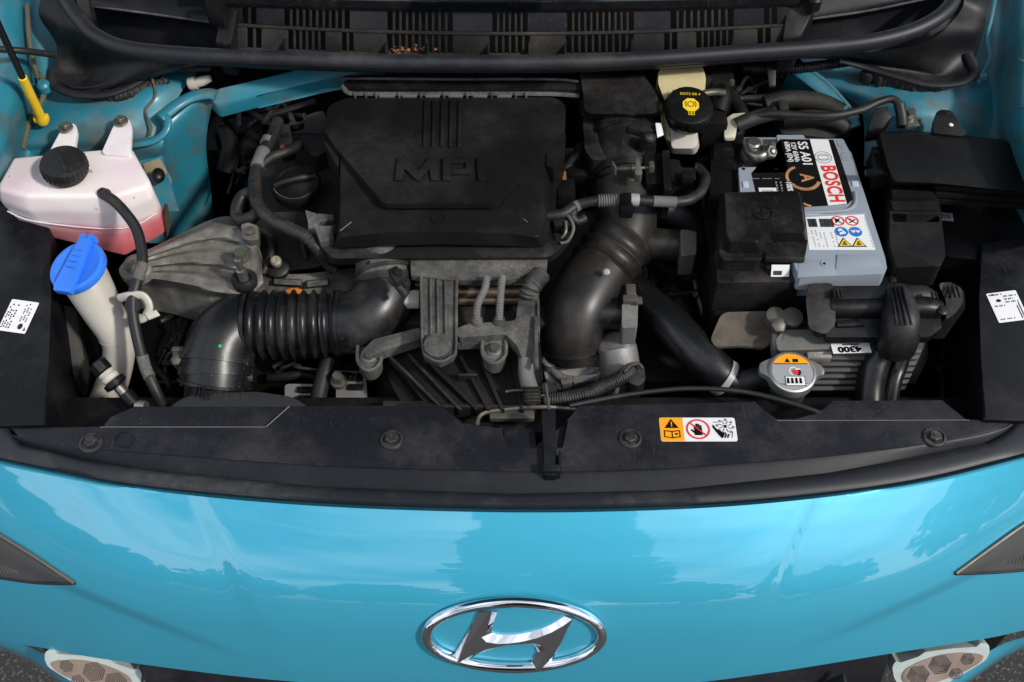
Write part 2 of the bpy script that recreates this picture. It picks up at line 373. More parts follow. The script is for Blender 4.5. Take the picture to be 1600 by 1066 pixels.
# ================================================================== SETTING
def lerp_curve(c, x):
    if x <= c[0][0]: (x0, y0), (x1, y1) = c[0], c[1]
    elif x >= c[-1][0]: (x0, y0), (x1, y1) = c[-2], c[-1]
    else:
        for (x0, y0), (x1, y1) in zip(c, c[1:]):
            if x0 <= x <= x1: break
    return y0 + (y1-y0)*(x-x0)/(x1-x0)
def smooth_curve(c, n=6): return crom(c, n)
def sst(a, b, x): t = max(0, min(1, (x-a)/(b-a))); return t*t*(3-2*t)

b = BM(); 
for s in [1]:
    g = [[Vector((x, y, 0)) for y in (-400, -20, -2, 0, 2, 20, 400)] for x in (-400, -20, -2, 0, 2, 20, 400)]
    gridmesh(b, g)
link('asphalt_ground', b, M['asphalt'], kind='structure', smooth=False)

# dark floor and rear wall of the engine bay
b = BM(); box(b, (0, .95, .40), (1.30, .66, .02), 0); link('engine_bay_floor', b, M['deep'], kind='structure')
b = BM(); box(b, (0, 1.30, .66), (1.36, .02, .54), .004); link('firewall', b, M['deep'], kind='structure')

# ------------------------------------------------------------------ front bumper
TOP = smooth_curve([(-70, 705), (0, 723), (100, 744), (200, 763), (400, 784), (600, 796), (850, 801), (1100, 794), (1300, 776), (1450, 753), (1600, 716), (1670, 697)])
BOT = smooth_curve([(-70, 975), (0, 1000), (75, 1014), (170, 1031), (400, 1060), (600, 1073), (850, 1078), (1050, 1070), (1200, 1052), (1400, 1020), (1540, 998), (1600, 985), (1670, 970)])
PROF = smooth_curve([(0, 0), (6, .0024), (15, .0060), (50, .0205), (100, .043), (150, .070), (200, .105), (260, .16), (320, .23)])
def bump_z(px, py):
    d = py - lerp_curve(TOP, px); u = abs(px-800)/800
    z = .797 - lerp_curve(PROF, max(0, d)) - .09*max(0, u-.35)**2.2*max(0, d)/200 - .012*u**3
    f = sst(0, 30, d)
    xl = 325 + (py-800)*.45; z += .0024*sst(-26, 16, px-xl)*(1-.6*sst(900, 1060, py))
    xr = 1268 - (py-785)*.48; z += .0030*sst(-18, 10, xr-px)*(1-.75*sst(900, 1040, py))
    for (x0, y0, x1, y1) in ((60, 893, 420, 1035), (1545, 880, 1215, 1022)):
        t = (px-x0)/(x1-x0); yy = y0+(y1-y0)*t + 14*t*(1-t)
        if -.5 < t < 1.3: z -= .0055*sst(-3, 13, py-yy)*(1-sst(.35, 1.05, t))*(1-.6*sst(20, 120, py-yy))
    return z
def BS(px, py): return V(px, py, bump_z(px, py))
bumper = thing('front_bumper', 'glossy teal car bumper with a chrome oval badge at its middle', 'bumper', (0, .45, .60))
b = BM(); g = []
for i in range(0, 175):
    px = -70 + i*10; t, bo = lerp_curve(TOP, px), lerp_curve(BOT, px)
    col = [V(px, t-9, .776), V(px, t-4, .790), V(px, t-1.2, .7955)] + [BS(px, t+(bo-t)*(j/72)) for j in range(73)]
    e = col[-1]; col += [e + Vector((0, .012, -.006)), e + Vector((0, .035, -.008))]
    g.append(col)
gridmesh(b, g); link('bumper_skin', b, M['paint'], bumper, ang=60)
# emblem
ec = BS(803, 994); yt = (BS(803, 970)-BS(803, 1018)).normalized(); fe = Fr(ec, (1, 0, 0), yt)
EA = (BS(948, 994)-BS(658, 994)).length/2*.985; EB = (BS(803, 938)-BS(803, 1050)).length/2
fe.o = ec + fe.n*.001
def on_plane(px, py, o, nn):      # where a sight line meets a given plane
    u = (533 - py) / FPX; r = (px - 800) / FPX
    d = Vector((r, _c + u * _s, -_s + u * _c)); c0 = Vector((0, 0, CAM_Z))
    return c0 + d*((o-c0).dot(nn)/d.dot(nn))
RP = lambda px, py, h: on_plane(px, py, fe.o+fe.n*h, fe.n)
b = BM(); n = 84; ring = []
for k in range(n):
    a = 2*math.pi*k/n; rr = []
    c0 = RP(803.5+137.4*math.cos(a), 994.6-51.3*math.sin(a), .003)
    c1 = RP(803.5+139.4*math.cos(a), 994.6-52.3*math.sin(a), .003); o = (c1-c0); o -= fe.n*o.dot(fe.n); o.normalize()
    for u, h in ((-.0054, -.004), (-.0050, .0012), (-.0036, .0026), (-.0012, .0036), (.0014, .0034), (.0038, .0020), (.0052, .0002), (.0055, -.004)):
        rr.append(b.verts.new(c0 + o*u + fe.n*h))
    ring.append(rr)
for k in range(n):
    for q in range(7): b.faces.new((ring[k][q], ring[(k+1) % n][q], ring[(k+1) % n][q+1], ring[k][q+1]))
link('badge_ring', b, M['chrome'], bumper, ang=60)
PAIR = [((600, 145), (635, 150)), ((548, 250), (603, 240)), ((530, 320), (598, 290)), ((560, 352), (650, 302)), ((640, 365), (740, 302)), ((720, 361), (800, 296)), ((800, 350), (860, 283)), ((905, 325), (935, 262)), ((1000, 288), (1000, 234)), ((1080, 243), (1050, 205)), ((1140, 200), (1090, 178)), ((1143, 205), (1152, 192)), ((1110, 262), (1120, 264)), ((1060, 370), (1070, 373)), ((1000, 465), (1008, 470)), ((925, 540), (928, 548)), ((890, 545), (850, 512)), ((940, 480), (882, 462)), ((964, 410), (905, 420)), ((940, 374), (896, 388)), ((885, 362), (872, 372)), ((700, 373), (700, 382)), ((560, 403), (562, 412)), ((450, 448), (454, 458)), ((385, 488), (390, 500)), ((370, 490), (340, 492)), ((402, 438), (338, 446)), ((440, 362), (392, 362)), ((515, 245), (458, 248)), ((585, 146), (515, 150))]
zz_ = lambda p, h: RP(630+p[0]/4.324, 922+p[1]/4.324, h)
b = BM(); fv_ = [b.verts.new(zz_(p, .0066)) for p, q in PAIR]; ov_ = [b.verts.new(zz_(q, .0004)) for p, q in PAIR]; bv_ = [b.verts.new(v.co-fe.n*.003) for v in ov_]
ff = b.faces.new(fv_); m_ = len(PAIR)
for k in range(m_):
    k2 = (k+1) % m_; b.faces.new((fv_[k], ov_[k], ov_[k2], fv_[k2])); b.faces.new((ov_[k], bv_[k], bv_[k2], ov_[k2]))
bmesh.ops.triangulate(b, faces=[ff])
link('badge_letter', b, M['chrome'], bumper, label='slanted chrome letter H inside the oval ring', ang=20)
# lower opening below the bumper
b = BM(); g = []
for i in range(0, 60):
    px = 215 + i*20; bo = lerp_curve(BOT, px); z = bump_z(px, bo)
    e = V(px, bo, z); g.append([e+Vector((0, .012, -.004)), e+Vector((0, -.004, -.03)), e+Vector((0, -.010, -.06)), e+Vector((0, .0, -.12)), e+Vector((0, .05, -.30))])
gridmesh(b, g); low = link('lower_grille', b, M['panel'], bumper)
b = BM()
for px in (1090, 1108, 1290, 480): 
    e = V(px, lerp_curve(BOT, px), bump_z(px, lerp_curve(BOT, px))) + Vector((0, -.012, -.05)); box(b, e, (.004, .012, .09), .001, ry=.5)
split('grille_rib', b, M['panel'], low)
M['lamp_glass'] = mat('lamp_reflector_glass', (.30, .225, .18), .25, .2, coat=1, dust=.5, dcol=(.12, .09, .06), dscale=40)
M['lens_line'] = mat('lens_line_grey', (.07, .065, .065), .4)
M['lamp_rim'] = mat('painted_lamp_rim', (.42, .47, .45), .35, dust=.4, dcol=(.2, .17, .13), dscale=40)
# corner skirts and lamps
for side in (-1, 1):
    X = (lambda x: x) if side < 0 else (lambda x: 1616-x)
    dy = 0 if side < 0 else -6
    b = BM(); rows = [[(X(-60), 985+dy, .54), (X(20), 1003+dy, .535), (X(62), 1019+dy, .53), (X(112), 1052+dy, .525), (X(165), 1088+dy, .52)],
                      [(X(-60), 1000+dy, .50), (X(0), 1012+dy, .50), (X(48), 1032+dy, .495), (X(98), 1066+dy, .49), (X(150), 1102+dy, .485)],
                      [(X(-60), 1003+dy, .40), (X(0), 1016+dy, .40), (X(48), 1036+dy, .40), (X(98), 1070+dy, .40), (X(150), 1106+dy, .40)]]
    patch(b, rows, 8, 6); link('corner_skirt', b, M['paint'], bumper)
    dl = 0 if side < 0 else -11
    po, pn = V(X(146), 1046+dl, .560), Vector((0, -.80, .60)).normalized()
    LP = lambda l, h: [on_plane(X(x), y+dl, po+pn*h, pn) for x, y in l]
    outer = [(70, 1020), (76, 1016), (85, 1016), (89, 1022), (125, 1024), (171, 1030), (180, 1037), (210, 1047), (216, 1044), (222, 1053), (219, 1070), (208, 1088), (180, 1094), (135, 1078), (110, 1064), (90, 1052), (75, 1042), (70, 1032)]
    inner = [(77, 1036), (88, 1032.5), (117, 1031), (146, 1034.5), (176, 1044), (200, 1056), (208, 1068), (203, 1080), (178, 1084), (160, 1080), (130, 1069), (105, 1059), (86, 1048)]
    b = BM(); prism(b, inset_round(LP(outer, 0), .0025), -pn*.02, .0022, 3)
    lamp = link('fog_lamp', b, M['lamp_rim'], bumper, label=('oval lamp with pale rim under the %s end of the bumper' % ('left' if side < 0 else 'right')))
    b = BM(); prism(b, inset_round(LP(inner, .0012), .006), -pn*.006, .0008)
    lens = link('lamp_lens', b, M['lamp_glass'], lamp)
    fl = Fr(po, (1, 0, 0), (0, .6, .8))
    b = BM()
    for (x, y, rm) in ((147, 1050, 5), (181, 1066, 5), (104, 1041, 3), (122, 1064, 3)):
        c = LP([(x, y)], .0016)[0]-po; u, v = c.dot(fl.x), c.dot(fl.y)
        for k in range(rm): 
            r0 = .0022+k*.0026; fl.ring(b, u, v, r0-.0006, r0+.0004, .0016, .0004, 6, 10, 370)
    link('lens_rib', b, M['lens_line'], lamp)
# headlights (only their inner corners are in view)
for side in (-1, 1):
    if side < 0: C = [(-90, 790), (-30, 818), (0, 838), (55, 872), (118, 914), (60, 913), (0, 905), (-90, 892)]
    else: C = [(1690, 770), (1640, 800), (1600, 822), (1550, 857), (1492, 899), (1550, 897), (1600, 893), (1690, 884)]
    hl = thing('headlight', 'grey-lensed headlight corner set into the teal bumper at the %s edge of the photo' % ('left' if side < 0 else 'right'), 'headlight', BS(*C[3]), 'headlight corners beside the bumper')
    upc = smooth_curve([C[0], C[1], C[2], C[3], C[4]], 6); loc_ = smooth_curve([C[7], C[6], C[6], C[5], C[4]], 6)
    b = BM(); gridmesh(b, [[BS(p_[0]+(q_[0]-p_[0])*v, p_[1]+(q_[1]-p_[1])*v)+Vector((0, 0, .0022+.002*math.sin(math.pi*v))) for v in (0, .15, .3, .5, .7, .85, 1)] for p_, q_ in zip(upc, loc_)])
    solidify(b, .006); link('lens', b, M['lens'], hl)
    b = BM()
    q = [BS(x, y)+Vector((0, 0, .0045)) for x, y in C[:5]]; tube(b, q, .0022, 8, 4); link('lens_edge', b, M['bolt'], hl)
    b = BM(); q = [BS(x, y)+Vector((0, 0, .003)) for x, y in C[4:]+C[:0]]; tube(b, q, .0016, 8, 4); link('rubber_edge', b, M['rubber'], hl)
    b = BM()
    s = 1 if side > 0 else -1
    for k in range(15):
        x0 = (30-k*5.5) if side < 0 else (1562+k*5.5); yb = 898 if side < 0 else 884
        h_ = 6+k*3.0
        a_, c_ = BS(x0, yb)+Vector((0, 0, .0035)), BS(x0+(-6*s*-1 if side < 0 else 6), yb-h_)+Vector((0, 0, .0035))
        tube(b, [a_, c_], .0005, 5, 1)
    link('lens_line', b, M['bolt'], hl)

# ------------------------------------------------------------------ radiator top cover (slam panel)
A = smooth_curve([(-60, 560), (5, 645), (16, 675), (32, 694), (125, 717), (250, 736), (500, 760), (800, 771), (1050, 765), (1300, 738), (1475, 705), (1550, 690), (1580, 668), (1605, 630), (1640, 560)], 8)
cover = thing('radiator_cover', 'wide black plastic panel behind the teal bumper carrying the orange and white warning sticker', 'panel', (0, .62, .795))
b = BM()
main = [(16, 668), (155, 667), (415, 667), (452, 634), (692, 633), (722, 664), (785, 667), (786, 680), (792, 702), (882, 702), (885, 657), (905, 634), (1180, 627), (1212, 657), (1515, 656), (1588, 657), (1560, 672), (1475, 690), (1300, 712), (1050, 732), (850, 738), (500, 728), (250, 710), (125, 700), (30, 684)]
slab(b, main, .800, .012, .0018, 2); link('main_panel', b, M['panel'], cover, ang=30)
b = BM(); slab(b, [(157, 672), (172, 652), (210, 635), (456, 635), (420, 672)], .7975, .01, .0012); slab(b, [(1208, 662), (1280, 647), (1300, 626), (1472, 625), (1518, 662)], .7975, .01, .0012)
split('folded_flap', b, M['panel'], cover)
b = BM(); slab(b, [(786, 672), (836, 668), (836, 700), (884, 660), (884, 712), (790, 712)], .793, .006, .001); link('centre_recess', b, M['panel'], cover)
b = BM(); ed = [(16, 676), (30, 684), (125, 700), (250, 710), (500, 728), (850, 738), (1050, 732), (1300, 712), (1475, 690), (1560, 672), (1592, 655)]
oo = [(16, 690), (32, 702), (125, 725), (250, 744), (500, 768), (850, 779), (1050, 773), (1300, 746), (1475, 713), (1556, 696), (1600, 672)]
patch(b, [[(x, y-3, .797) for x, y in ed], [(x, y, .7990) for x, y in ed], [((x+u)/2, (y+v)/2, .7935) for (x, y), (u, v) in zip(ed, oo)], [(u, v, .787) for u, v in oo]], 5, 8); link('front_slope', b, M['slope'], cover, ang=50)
b = BM(); tube(b, [V(157, 667.5, .8000), V(415, 667.5, .8000)], .0006, 6, 2); tube(b, [V(416, 667, .8002), V(452, 635, .8002)], .0007, 6, 2); tube(b, [V(1214, 657.5, .8000), V(1515, 656.5, .8000)], .0005, 6, 3); split('pale_edge_line', b, M['pale_line'], cover)  # thin pale grey lines along the flap edges
b = BM()   # small locating ring
c = V(194, 686, .8003); lathe(b, c, (0, 0, 1), [(.0102, 0), (.0102, .0009), (.0088, .0009), (.0088, 0)], 28, cap=False); link('moulded_ring', b, M['panel'], cover)
for (x, y) in ((142, 693), (612, 688), (985, 686), (1460, 684)):
    b = BM(); c = V(x, y, .8003); lathe(b, c, (0, 0, 1), [(.0125, 0), (.0120, .0018), (.0098, .0026), (.0088, .0008)], 28)
    clip = link('clip', b, M['bolt_black'], cover)
    b = BM(); lathe(b, c, (0, 0, 1), [(.0068, .001), (.0068, .0048), (.0055, .006)], 6, xdir=Vector((.9, .3, 0))); lathe(b, c+Vector((0, 0, .005)), (0, 0, 1), [(.003, 0), (.0026, .002)], 12)
    link('clip_head', b, M['bolt_black'], clip)
# rubber strip on its front edge, from the panel down to the bumper lip
b = BM(); g = []
outl = TOP
for i in range(0, 140):
    px = -40 + i*12.1; ya = lerp_curve([p for p in A], px) if 0 else None
    # match A by x
    yo = lerp_curve(outl, px) - 8
    ya = lerp_curve([(-60, 560), (5, 645), (16, 675), (32, 694), (125, 717), (250, 736), (500, 760), (800, 771), (1050, 765), (1300, 738), (1475, 705), (1550, 690), (1580, 668), (1605, 630), (1700, 560)], px)
    g.append([V(px, ya+6, .782), V(px, ya+1, .793), V(px, ya+(yo-ya)*.12, .7985), V(px, ya+(yo-ya)*.35, .8005), V(px, ya+(yo-ya)*.8, .8000), V(px, yo, .797), V(px, yo+4, .785)])
gridmesh(b, g); link('rubber_lip', b, M['seal'], cover, ang=50)
# bonnet catch hanging in the gap
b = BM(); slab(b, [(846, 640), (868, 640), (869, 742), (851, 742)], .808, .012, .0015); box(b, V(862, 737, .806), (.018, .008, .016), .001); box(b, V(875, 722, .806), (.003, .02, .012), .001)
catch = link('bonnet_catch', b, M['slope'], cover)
b = BM(); tube(b, [V(745, 690, .77), V(750, 650, .77), V(790, 640, .772), V(850, 636, .776), V(900, 640, .77)], .0025, 8); tube(b, [V(790, 612, .79), V(815, 610, .79), V(852, 618, .786), V(852, 600, .80), V(858, 640, .80)], .0016, 8); box(b, V(800, 650, .765), (.05, .012, .008), .002)
split('catch_rod', b, M['bolt'], cover)
b = BM(); lathe(b, V(800, 642, .75), (0, -.1, 1), [(.028, -.004), (.028, .004), (.02, .006)], 24); link('catch_plate', b, M['black_clean'], cover)
# warning sticker
def px_frame(pts, z):   # frame from bottom-left, bottom-right, top-left pixels
    a, c, d = V(*pts[0], z), V(*pts[1], z), V(*pts[2], z); return Fr(a, c-a, d-a), (c-a).length, (d-a).length
f, W, Hh = px_frame(((1033, 690), (1153, 690), (1031, 653)), .8003)
b = BM(); f.rect(b, 0, 0, W, Hh, 0, .0003, .003); st = link('warning_sticker', b, M['print_white'], cover, label='rectangular sticker, orange at its left, white with hand symbols at right', smooth=False)
b = BM(); f.rect(b, .0003, .0003, W*.305, Hh-.0003, .0004, .0001, .003); f.rect(b, W*.15, .0003, W*.31, Hh-.0003, .00045, .0001); link('orange_field', b, M['print_orange'], st, smooth=False)
b = BM(); u = W*.155
f.poly(b, [(u-.0075, Hh*.55), (u+.0075, Hh*.55), (u, Hh*.93)], .0006); link('warning_triangle', b, M['print_black'], st, smooth=False)
b = BM(); f.rect(b, u-.0006, Hh*.66, u+.0006, Hh*.80, .001); f.rect(b, u-.0006, Hh*.60, u+.0006, Hh*.63, .001)
link('exclamation_mark', b, M['print_orange'], st, smooth=False)
b = BM()
for s in (-1, 1):
    f.line(b, u, Hh*.14, u+s*.008, Hh*.18, .0011, .0006); f.line(b, u, Hh*.40, u+s*.008, Hh*.44, .0011, .0006); f.line(b, u+s*.008, Hh*.16, u+s*.008, Hh*.45, .0011, .0006)
f.line(b, u, Hh*.12, u, Hh*.42, .001, .0006); f.line(b, u+.003, Hh*.3, u+.006, Hh*.3, .002, .0006); link('book_symbol', b, M['print_black'], st, smooth=False)
b = BM(); uc, vc, rr = W*.50, Hh*.5, Hh*.42
f.ring(b, uc, vc, rr*.86, rr, .0006); f.line(b, uc-rr*.64, vc+rr*.64, uc+rr*.64, vc-rr*.64, .0014, .0009); link('prohibition_ring', b, M['print_red'], st, smooth=False)
b = BM(); f.rect(b, uc-.004, vc-.0075, uc+.0042, vc+.001, .0005)
for k, (x, l) in enumerate(((-.0034, .005), (-.0012, .0072), (.001, .0068), (.0032, .005))): f.rect(b, uc+x-.0009, vc, uc+x+.0008, vc+l, .0005)
f.line(b, uc-.003, vc-.005, uc-.0072, vc-.0005, .002, .0005); link('hand_symbol', b, M['print_black'], st, smooth=False)
b = BM(); uc = W*.86; vc = Hh*.62
f.poly(b, [(W*.705, Hh*.70), (W*.735, Hh*.55), (W*.79, Hh*.36), (W*.83, Hh*.28), (W*.85, Hh*.32), (W*.80, Hh*.12), (W*.77, Hh*.22), (W*.73, Hh*.40), (W*.69, Hh*.60)], .0005)
f.disc(b, uc, vc, .0018, .0005)
for k in range(8):
    a = R(20+45*k); f.line(b, uc+.003*math.cos(a), vc+.003*math.sin(a), uc+.0075*math.cos(a), vc+.0075*math.sin(a), .0006, .0005); f.ring(b, uc+.0085*math.cos(a+.3), vc+.0085*math.sin(a+.3), .0008, .0014, .0005, n=10)
for k in range(3): f.line(b, W*(.80+.035*k), Hh*.14, W*(.83+.035*k), Hh*.30, .0016, .0005)
f.line(b, W*.71, Hh*.8, W*.77, Hh*.8, .0006, .0005); f.line(b, W*.93, Hh*.15, W*.95, Hh*.4, .0006, .0005)
link('fan_symbol', b, M['print_black'], st, smooth=False)

# ------------------------------------------------------------------ black side deflectors with inventory stickers
def deflector(side):
    if side < 0: pts = [(-60, 330), (0, 340), (52, 344), (78, 356), (80, 470), (76, 560), (72, 664), (-60, 668)]; lab = 'tall black plastic side deflector at the left edge with a white sticker'
    else: pts = [(1660, 372), (1600, 372), (1532, 378), (1530, 470), (1533, 560), (1536, 656), (1660, 660)]; lab = 'tall black plastic side deflector at the right edge with a white sticker'
    t = thing('side_deflector', lab, 'deflector', V(*pts[2], .5), 'black side deflectors')
    z = .835
    b = BM(); P = [V(x, y, z - .03*(y-340)/320) for x, y in pts]; prism(b, P, (0, 0, -.20), .003); link('panel', b, M['deflector'], t, ang=30)
    if side < 0: q = ((3, 519), (41, 521), (14, 466))
    else: q = ((1561, 505), (1608, 499), (1546, 459))
    zz = lambda y: z - .03*(y-340)/320 + .0004
    a, c, d = (V(x, y, zz(y)) for x, y in q)
    if side < 0: a = V(-4, 516, zz(516)); c = V(39, 522, zz(522)); d = V(9, 467, zz(467))
    f = Fr(a, c-a, d-a); W, Hh = (c-a).length, (d-a).length
    b = BM(); f.rect(b, 0, 0, W, Hh, 0, .0003, .0015); s = link('sticker', b, M['print_white'], t, smooth=False)
    b = BM()
    # lines of small print, unreadable in the photograph; the square code is left out
    for (u0, v0, u1, v1) in ((.05, .1, .10, .8), (.13, .12, .18, .9), (.22, .1, .27, .7), (.31, .1, .36, .9), (.60, .35, .65, .9), (.70, .4, .75, .95), (.80, .35, .85, .8)) if side < 0 else ((.06, .90, .5, .95), (.5, .82, .95, .87), (.5, .72, .8, .77), (.5, .62, .95, .67), (.1, .52, .45, .57), (.80, .06, .84, .5), (.88, .06, .92, .6), (.1, .08, .6, .12)):
        n_ = 9
        for k in range(n_):
            if k % 4 == 3: continue
            if side < 0: f.rect(b, W*u0, Hh*(v0+(v1-v0)*k/n_), W*u1, Hh*(v0+(v1-v0)*(k+.6)/n_), .0004, .0001)
            else: f.rect(b, W*(u0+(u1-u0)*k/n_), Hh*v0, W*(u0+(u1-u0)*(k+.6)/n_), Hh*v1, .0004, .0001)
    if side < 0: f.disc(b, W*.72, Hh*.20, .0028, .0004, .0001, ry=.004); f.poly(b, [(W*.86, Hh*.08), (W*.95, Hh*.08), (W*.9, Hh*.2)], .0004, .0001)
    else: f.disc(b, W*.3, Hh*.72, .0030, .0004, .0001, ry=.002); f.poly(b, [(W*.12, Hh*.9), (W*.26, Hh*.9), (W*.19, Hh*.98)], .0004, .0001)
    link('print', b, M['print_black'], s, smooth=False)
    return t
deflector(-1); deflector(1)
# scuffed inner edge piece beside the left deflector
b = BM(); prism(b, P3([(80, 470, .79), (118, 480, .77), (132, 560, .74), (90, 668, .70), (72, 668, .72)]), (0, 0, -.10), .003)
tag(link('scuffed_air_guide', b, M['dark_dusty']), 'scuffed black air guide beside the left deflector below the blue cap', 'air guide')

# ================================================================== COWL
cowl = thing('cowl_panel', 'long black slotted cowl tray running across the top of the engine bay', 'cowl panel', (0, 1.1, .93))
yr = lambda x: 52-((x-800)/420)**2*13
ytp = lambda x: 16-((x-800)/420)**2*9
ybt = lambda x: 84-((x-800)/420)**2*9
zr, zt, zb = .962, .985, .940
def strip(b, x0, x1, row, th=.004):
    if row == 'u': q = [(x0, ytp(x0), zt), (x1, ytp(x1), zt), (x1, yr(x1)-1, zr), (x0, yr(x0)-1, zr)]
    else: q = [(x0, yr(x0)+3, zr), (x1, yr(x1)+3, zr), (x1, ybt(x1), zb), (x0, ybt(x0), zb)]
    P = P3(q)
    if row == 'u': P[0] = VY(x0, ytp(x0), 0) if 0 else P[0]
    prism(b, P, (0, 0, -th), .0006, 1)
UP = [(378, 400, 2), (444, 546, 10), (605, 707, 10), (769, 824, 6), (886, 990, 11), (1048, 1146, 9), (1194, 1214, 2)]
LO = [(386, 408, 2), (450, 508, 6), (534, 552, 2), (604, 707, 10), (765, 828, 6), (884, 990, 10), (1038, 1058, 2), (1088, 1146, 6), (1184, 1204, 2)]
for row, G in (('u', UP), ('l', LO)):
    b = BM(); x = 340
    for (a, c, n_) in G: strip(b, x, a, row); x = c
    strip(b, x, 1232, row); split('tray_panel', b, M['dark_dusty'] if row == 'l' else M['panel'], cowl, ang=30)
    b = BM()
    for (a, c, n_) in G:
        pw = (c-a)/n_
        for k in range(n_-1+0): 
            xx = a+pw*(k+1); strip(b, xx-pw*.2, xx+pw*.2, row, .006)
    link('vent_slat', b, M['dark_dusty'], cowl, kind='stuff', ang=30)
# ledge between the rows, back ledge, low ledge
b = BM()
tube(b, [(340, yr(340)+1, zr)]+[(x, yr(x)+1, zr+.001) for x in range(400, 1230, 60)]+[(1232, yr(1232)+1, zr)], .0022, 8, 2); link('ledge', b, M['dark_dusty'], cowl)
b = BM(); 
for x in range(340, 1232, 24):
    prism(b, P3([(x, ytp(x)-14, zt+.006), (x+24, ytp(x+24)-14, zt+.006), (x+24, ytp(x+24)-1, zt+.003), (x, ytp(x)-1, zt+.003)]), (0, 0, -.004))
link('rear_band', b, M['black_clean'], cowl)
b = BM()
for x in range(340, 1232, 24):
    prism(b, P3([(x, ybt(x)-1, zb), (x+24, ybt(x+24)-1, zb), (x+24, ybt(x+24)+7, zb-.003), (x, ybt(x)+7, zb-.003)]), (0, 0, -.003))
for x in (446, 604, 669, 764, 828, 884, 989, 1146):
    prism(b, P3([(x-2, ybt(x)-22, zb+.012), (x+1, ybt(x)-22, zb+.012), (x+1, ybt(x)+1, zb+.012), (x-2, ybt(x)+1, zb+.010)]), (0, 0, -.012))
link('gutter', b, M['dark_dusty'], cowl)
# windscreen foot and mesh at the very top
b = BM()
for x in range(300, 1300, 50):
    f_ = lambda q: ytp(q)-14
    prism(b, P3([(x, f_(x)-30, 1.0), (x+50, f_(x+50)-30, 1.0), (x+50, f_(x+50)-1, .993), (x, f_(x)-1, .993)]), (0, 0, -.004))
scr = link('windscreen_foot', b, M['glass'], cowl)
b = BM()
for k in range(40):
    x = 660+k*5.2; box(b, V(x, -2, 1.006), (.0008, .02, .003), 0)
for k in range(3): tube(b, [V(655, 3-k*4, 1.007), V(868, 1-k*4, 1.007)], .0007, 5, 1)
link('air_mesh', b, M['black_clean'], cowl, kind='stuff')
# posts
b = BM(); prism(b, P3([(352, -10, .99), (376, -10, .99), (362, 70, .955), (334, 66, .955)]), (0, 0, -.05), .006)
prism(b, P3([(318, 8, 1.0), (346, 14, 1.0), (350, -12, 1.0), (322, -12, 1.0)]), (0, 0, -.03), .005)
prism(b, P3([(1232, -10, .99), (1282, -10, .99), (1272, 10, .985), (1252, 60, .955), (1222, 62, .955)]), (0, 0, -.05), .006)
lathe(b, V(1272, 2, .992), (0, 0, 1), [(.009, -.01), (.009, .004), (.007, .006)], 16)
split('wiper_post', b, M['black'], cowl)
# end recesses
b = BM(); patch(b, [[(96, -20, .98), (180, -20, .97), (260, -20, .97), (350, -20, .97)], [(140, 8, .965), (210, 16, .958), (270, 24, .956), (345, 34, .955)], [(146, 12, .945), (215, 22, .94), (275, 30, .938), (350, 42, .938)], [(160, 58, .90), (220, 72, .90), (280, 80, .90), (352, 84, .90)], [(160, 70, .89), (230, 90, .89), (280, 96, .89), (352, 98, .89)]], 6, 5)
patch(b, [[(1228, -25, .98), (1330, -25, .98), (1420, -25, .97), (1530, -25, .98)], [(1228, 33, .955), (1330, 18, .955), (1430, -2, .96), (1500, -14, .965)], [(1228, 38, .94), (1335, 24, .938), (1435, 6, .94), (1500, -6, .95)], [(1228, 78, .90), (1340, 66, .90), (1430, 46, .90), (1490, 20, .91)], [(1228, 92, .89), (1340, 84, .89), (1430, 66, .89), (1500, 30, .90)]], 6, 5)
split('end_recess', b, M['panel'], cowl, ang=50)
b = BM(); tube(b, [(146, 10, .962), (215, 19, .956), (280, 28, .954), (345, 37, .953)], .0016, 8); tube(b, [(1265, 30, .952), (1350, 18, .954), (1420, 4, .957), (1500, -14, .965)], .0016, 8); split('recess_edge', b, M['grey_dusty'], cowl)
b = BM(); prism(b, P3([(116, -15, .985), (138, -15, .985), (142, 20, .965), (165, 58, .93), (148, 58, .93), (126, 30, .96)]), (0, 0, -.03), .003); link('recess_wall', b, M['dark_dusty'], cowl)
# big bulb seal
b = BM(); SE = [(70, -60, .975), (95, -14, .972), (122, 28, .965), (150, 56, .957), (200, 76, .952), (300, 86, .95), (420, 91, .95), (560, 96, .95), (700, 98, .95), (850, 98, .95), (1000, 93, .95), (1150, 83, .95), (1280, 74, .951), (1370, 63, .954), (1440, 42, .96), (1485, 8, .968), (1500, -50, .975)]
tube(b, SE, .0095, 18, 8, flat=1.0); link('bulb_seal', b, M['seal'], cowl)
b = BM(); tube(b, [(x, y+11, z-.009) for x, y, z in SE[2:-2]], .0032, 10, 8); link('seal_lip', b, M['seal'], cowl)
# flange under the seal
b = BM(); top = [(x, y+8, z-.006) for x, y, z in SE[3:-3]]
fl = [[(x, y+8, z-.006), (x, y+14+(3 if 400 < x < 1200 else 0), z-.022), (x, y+13, z-.06)] for x, y, z in SE[3:-3]]
patch(b, list(map(list, zip(*fl))), 8, 4); link('flange', b, M['black'], cowl, ang=60)
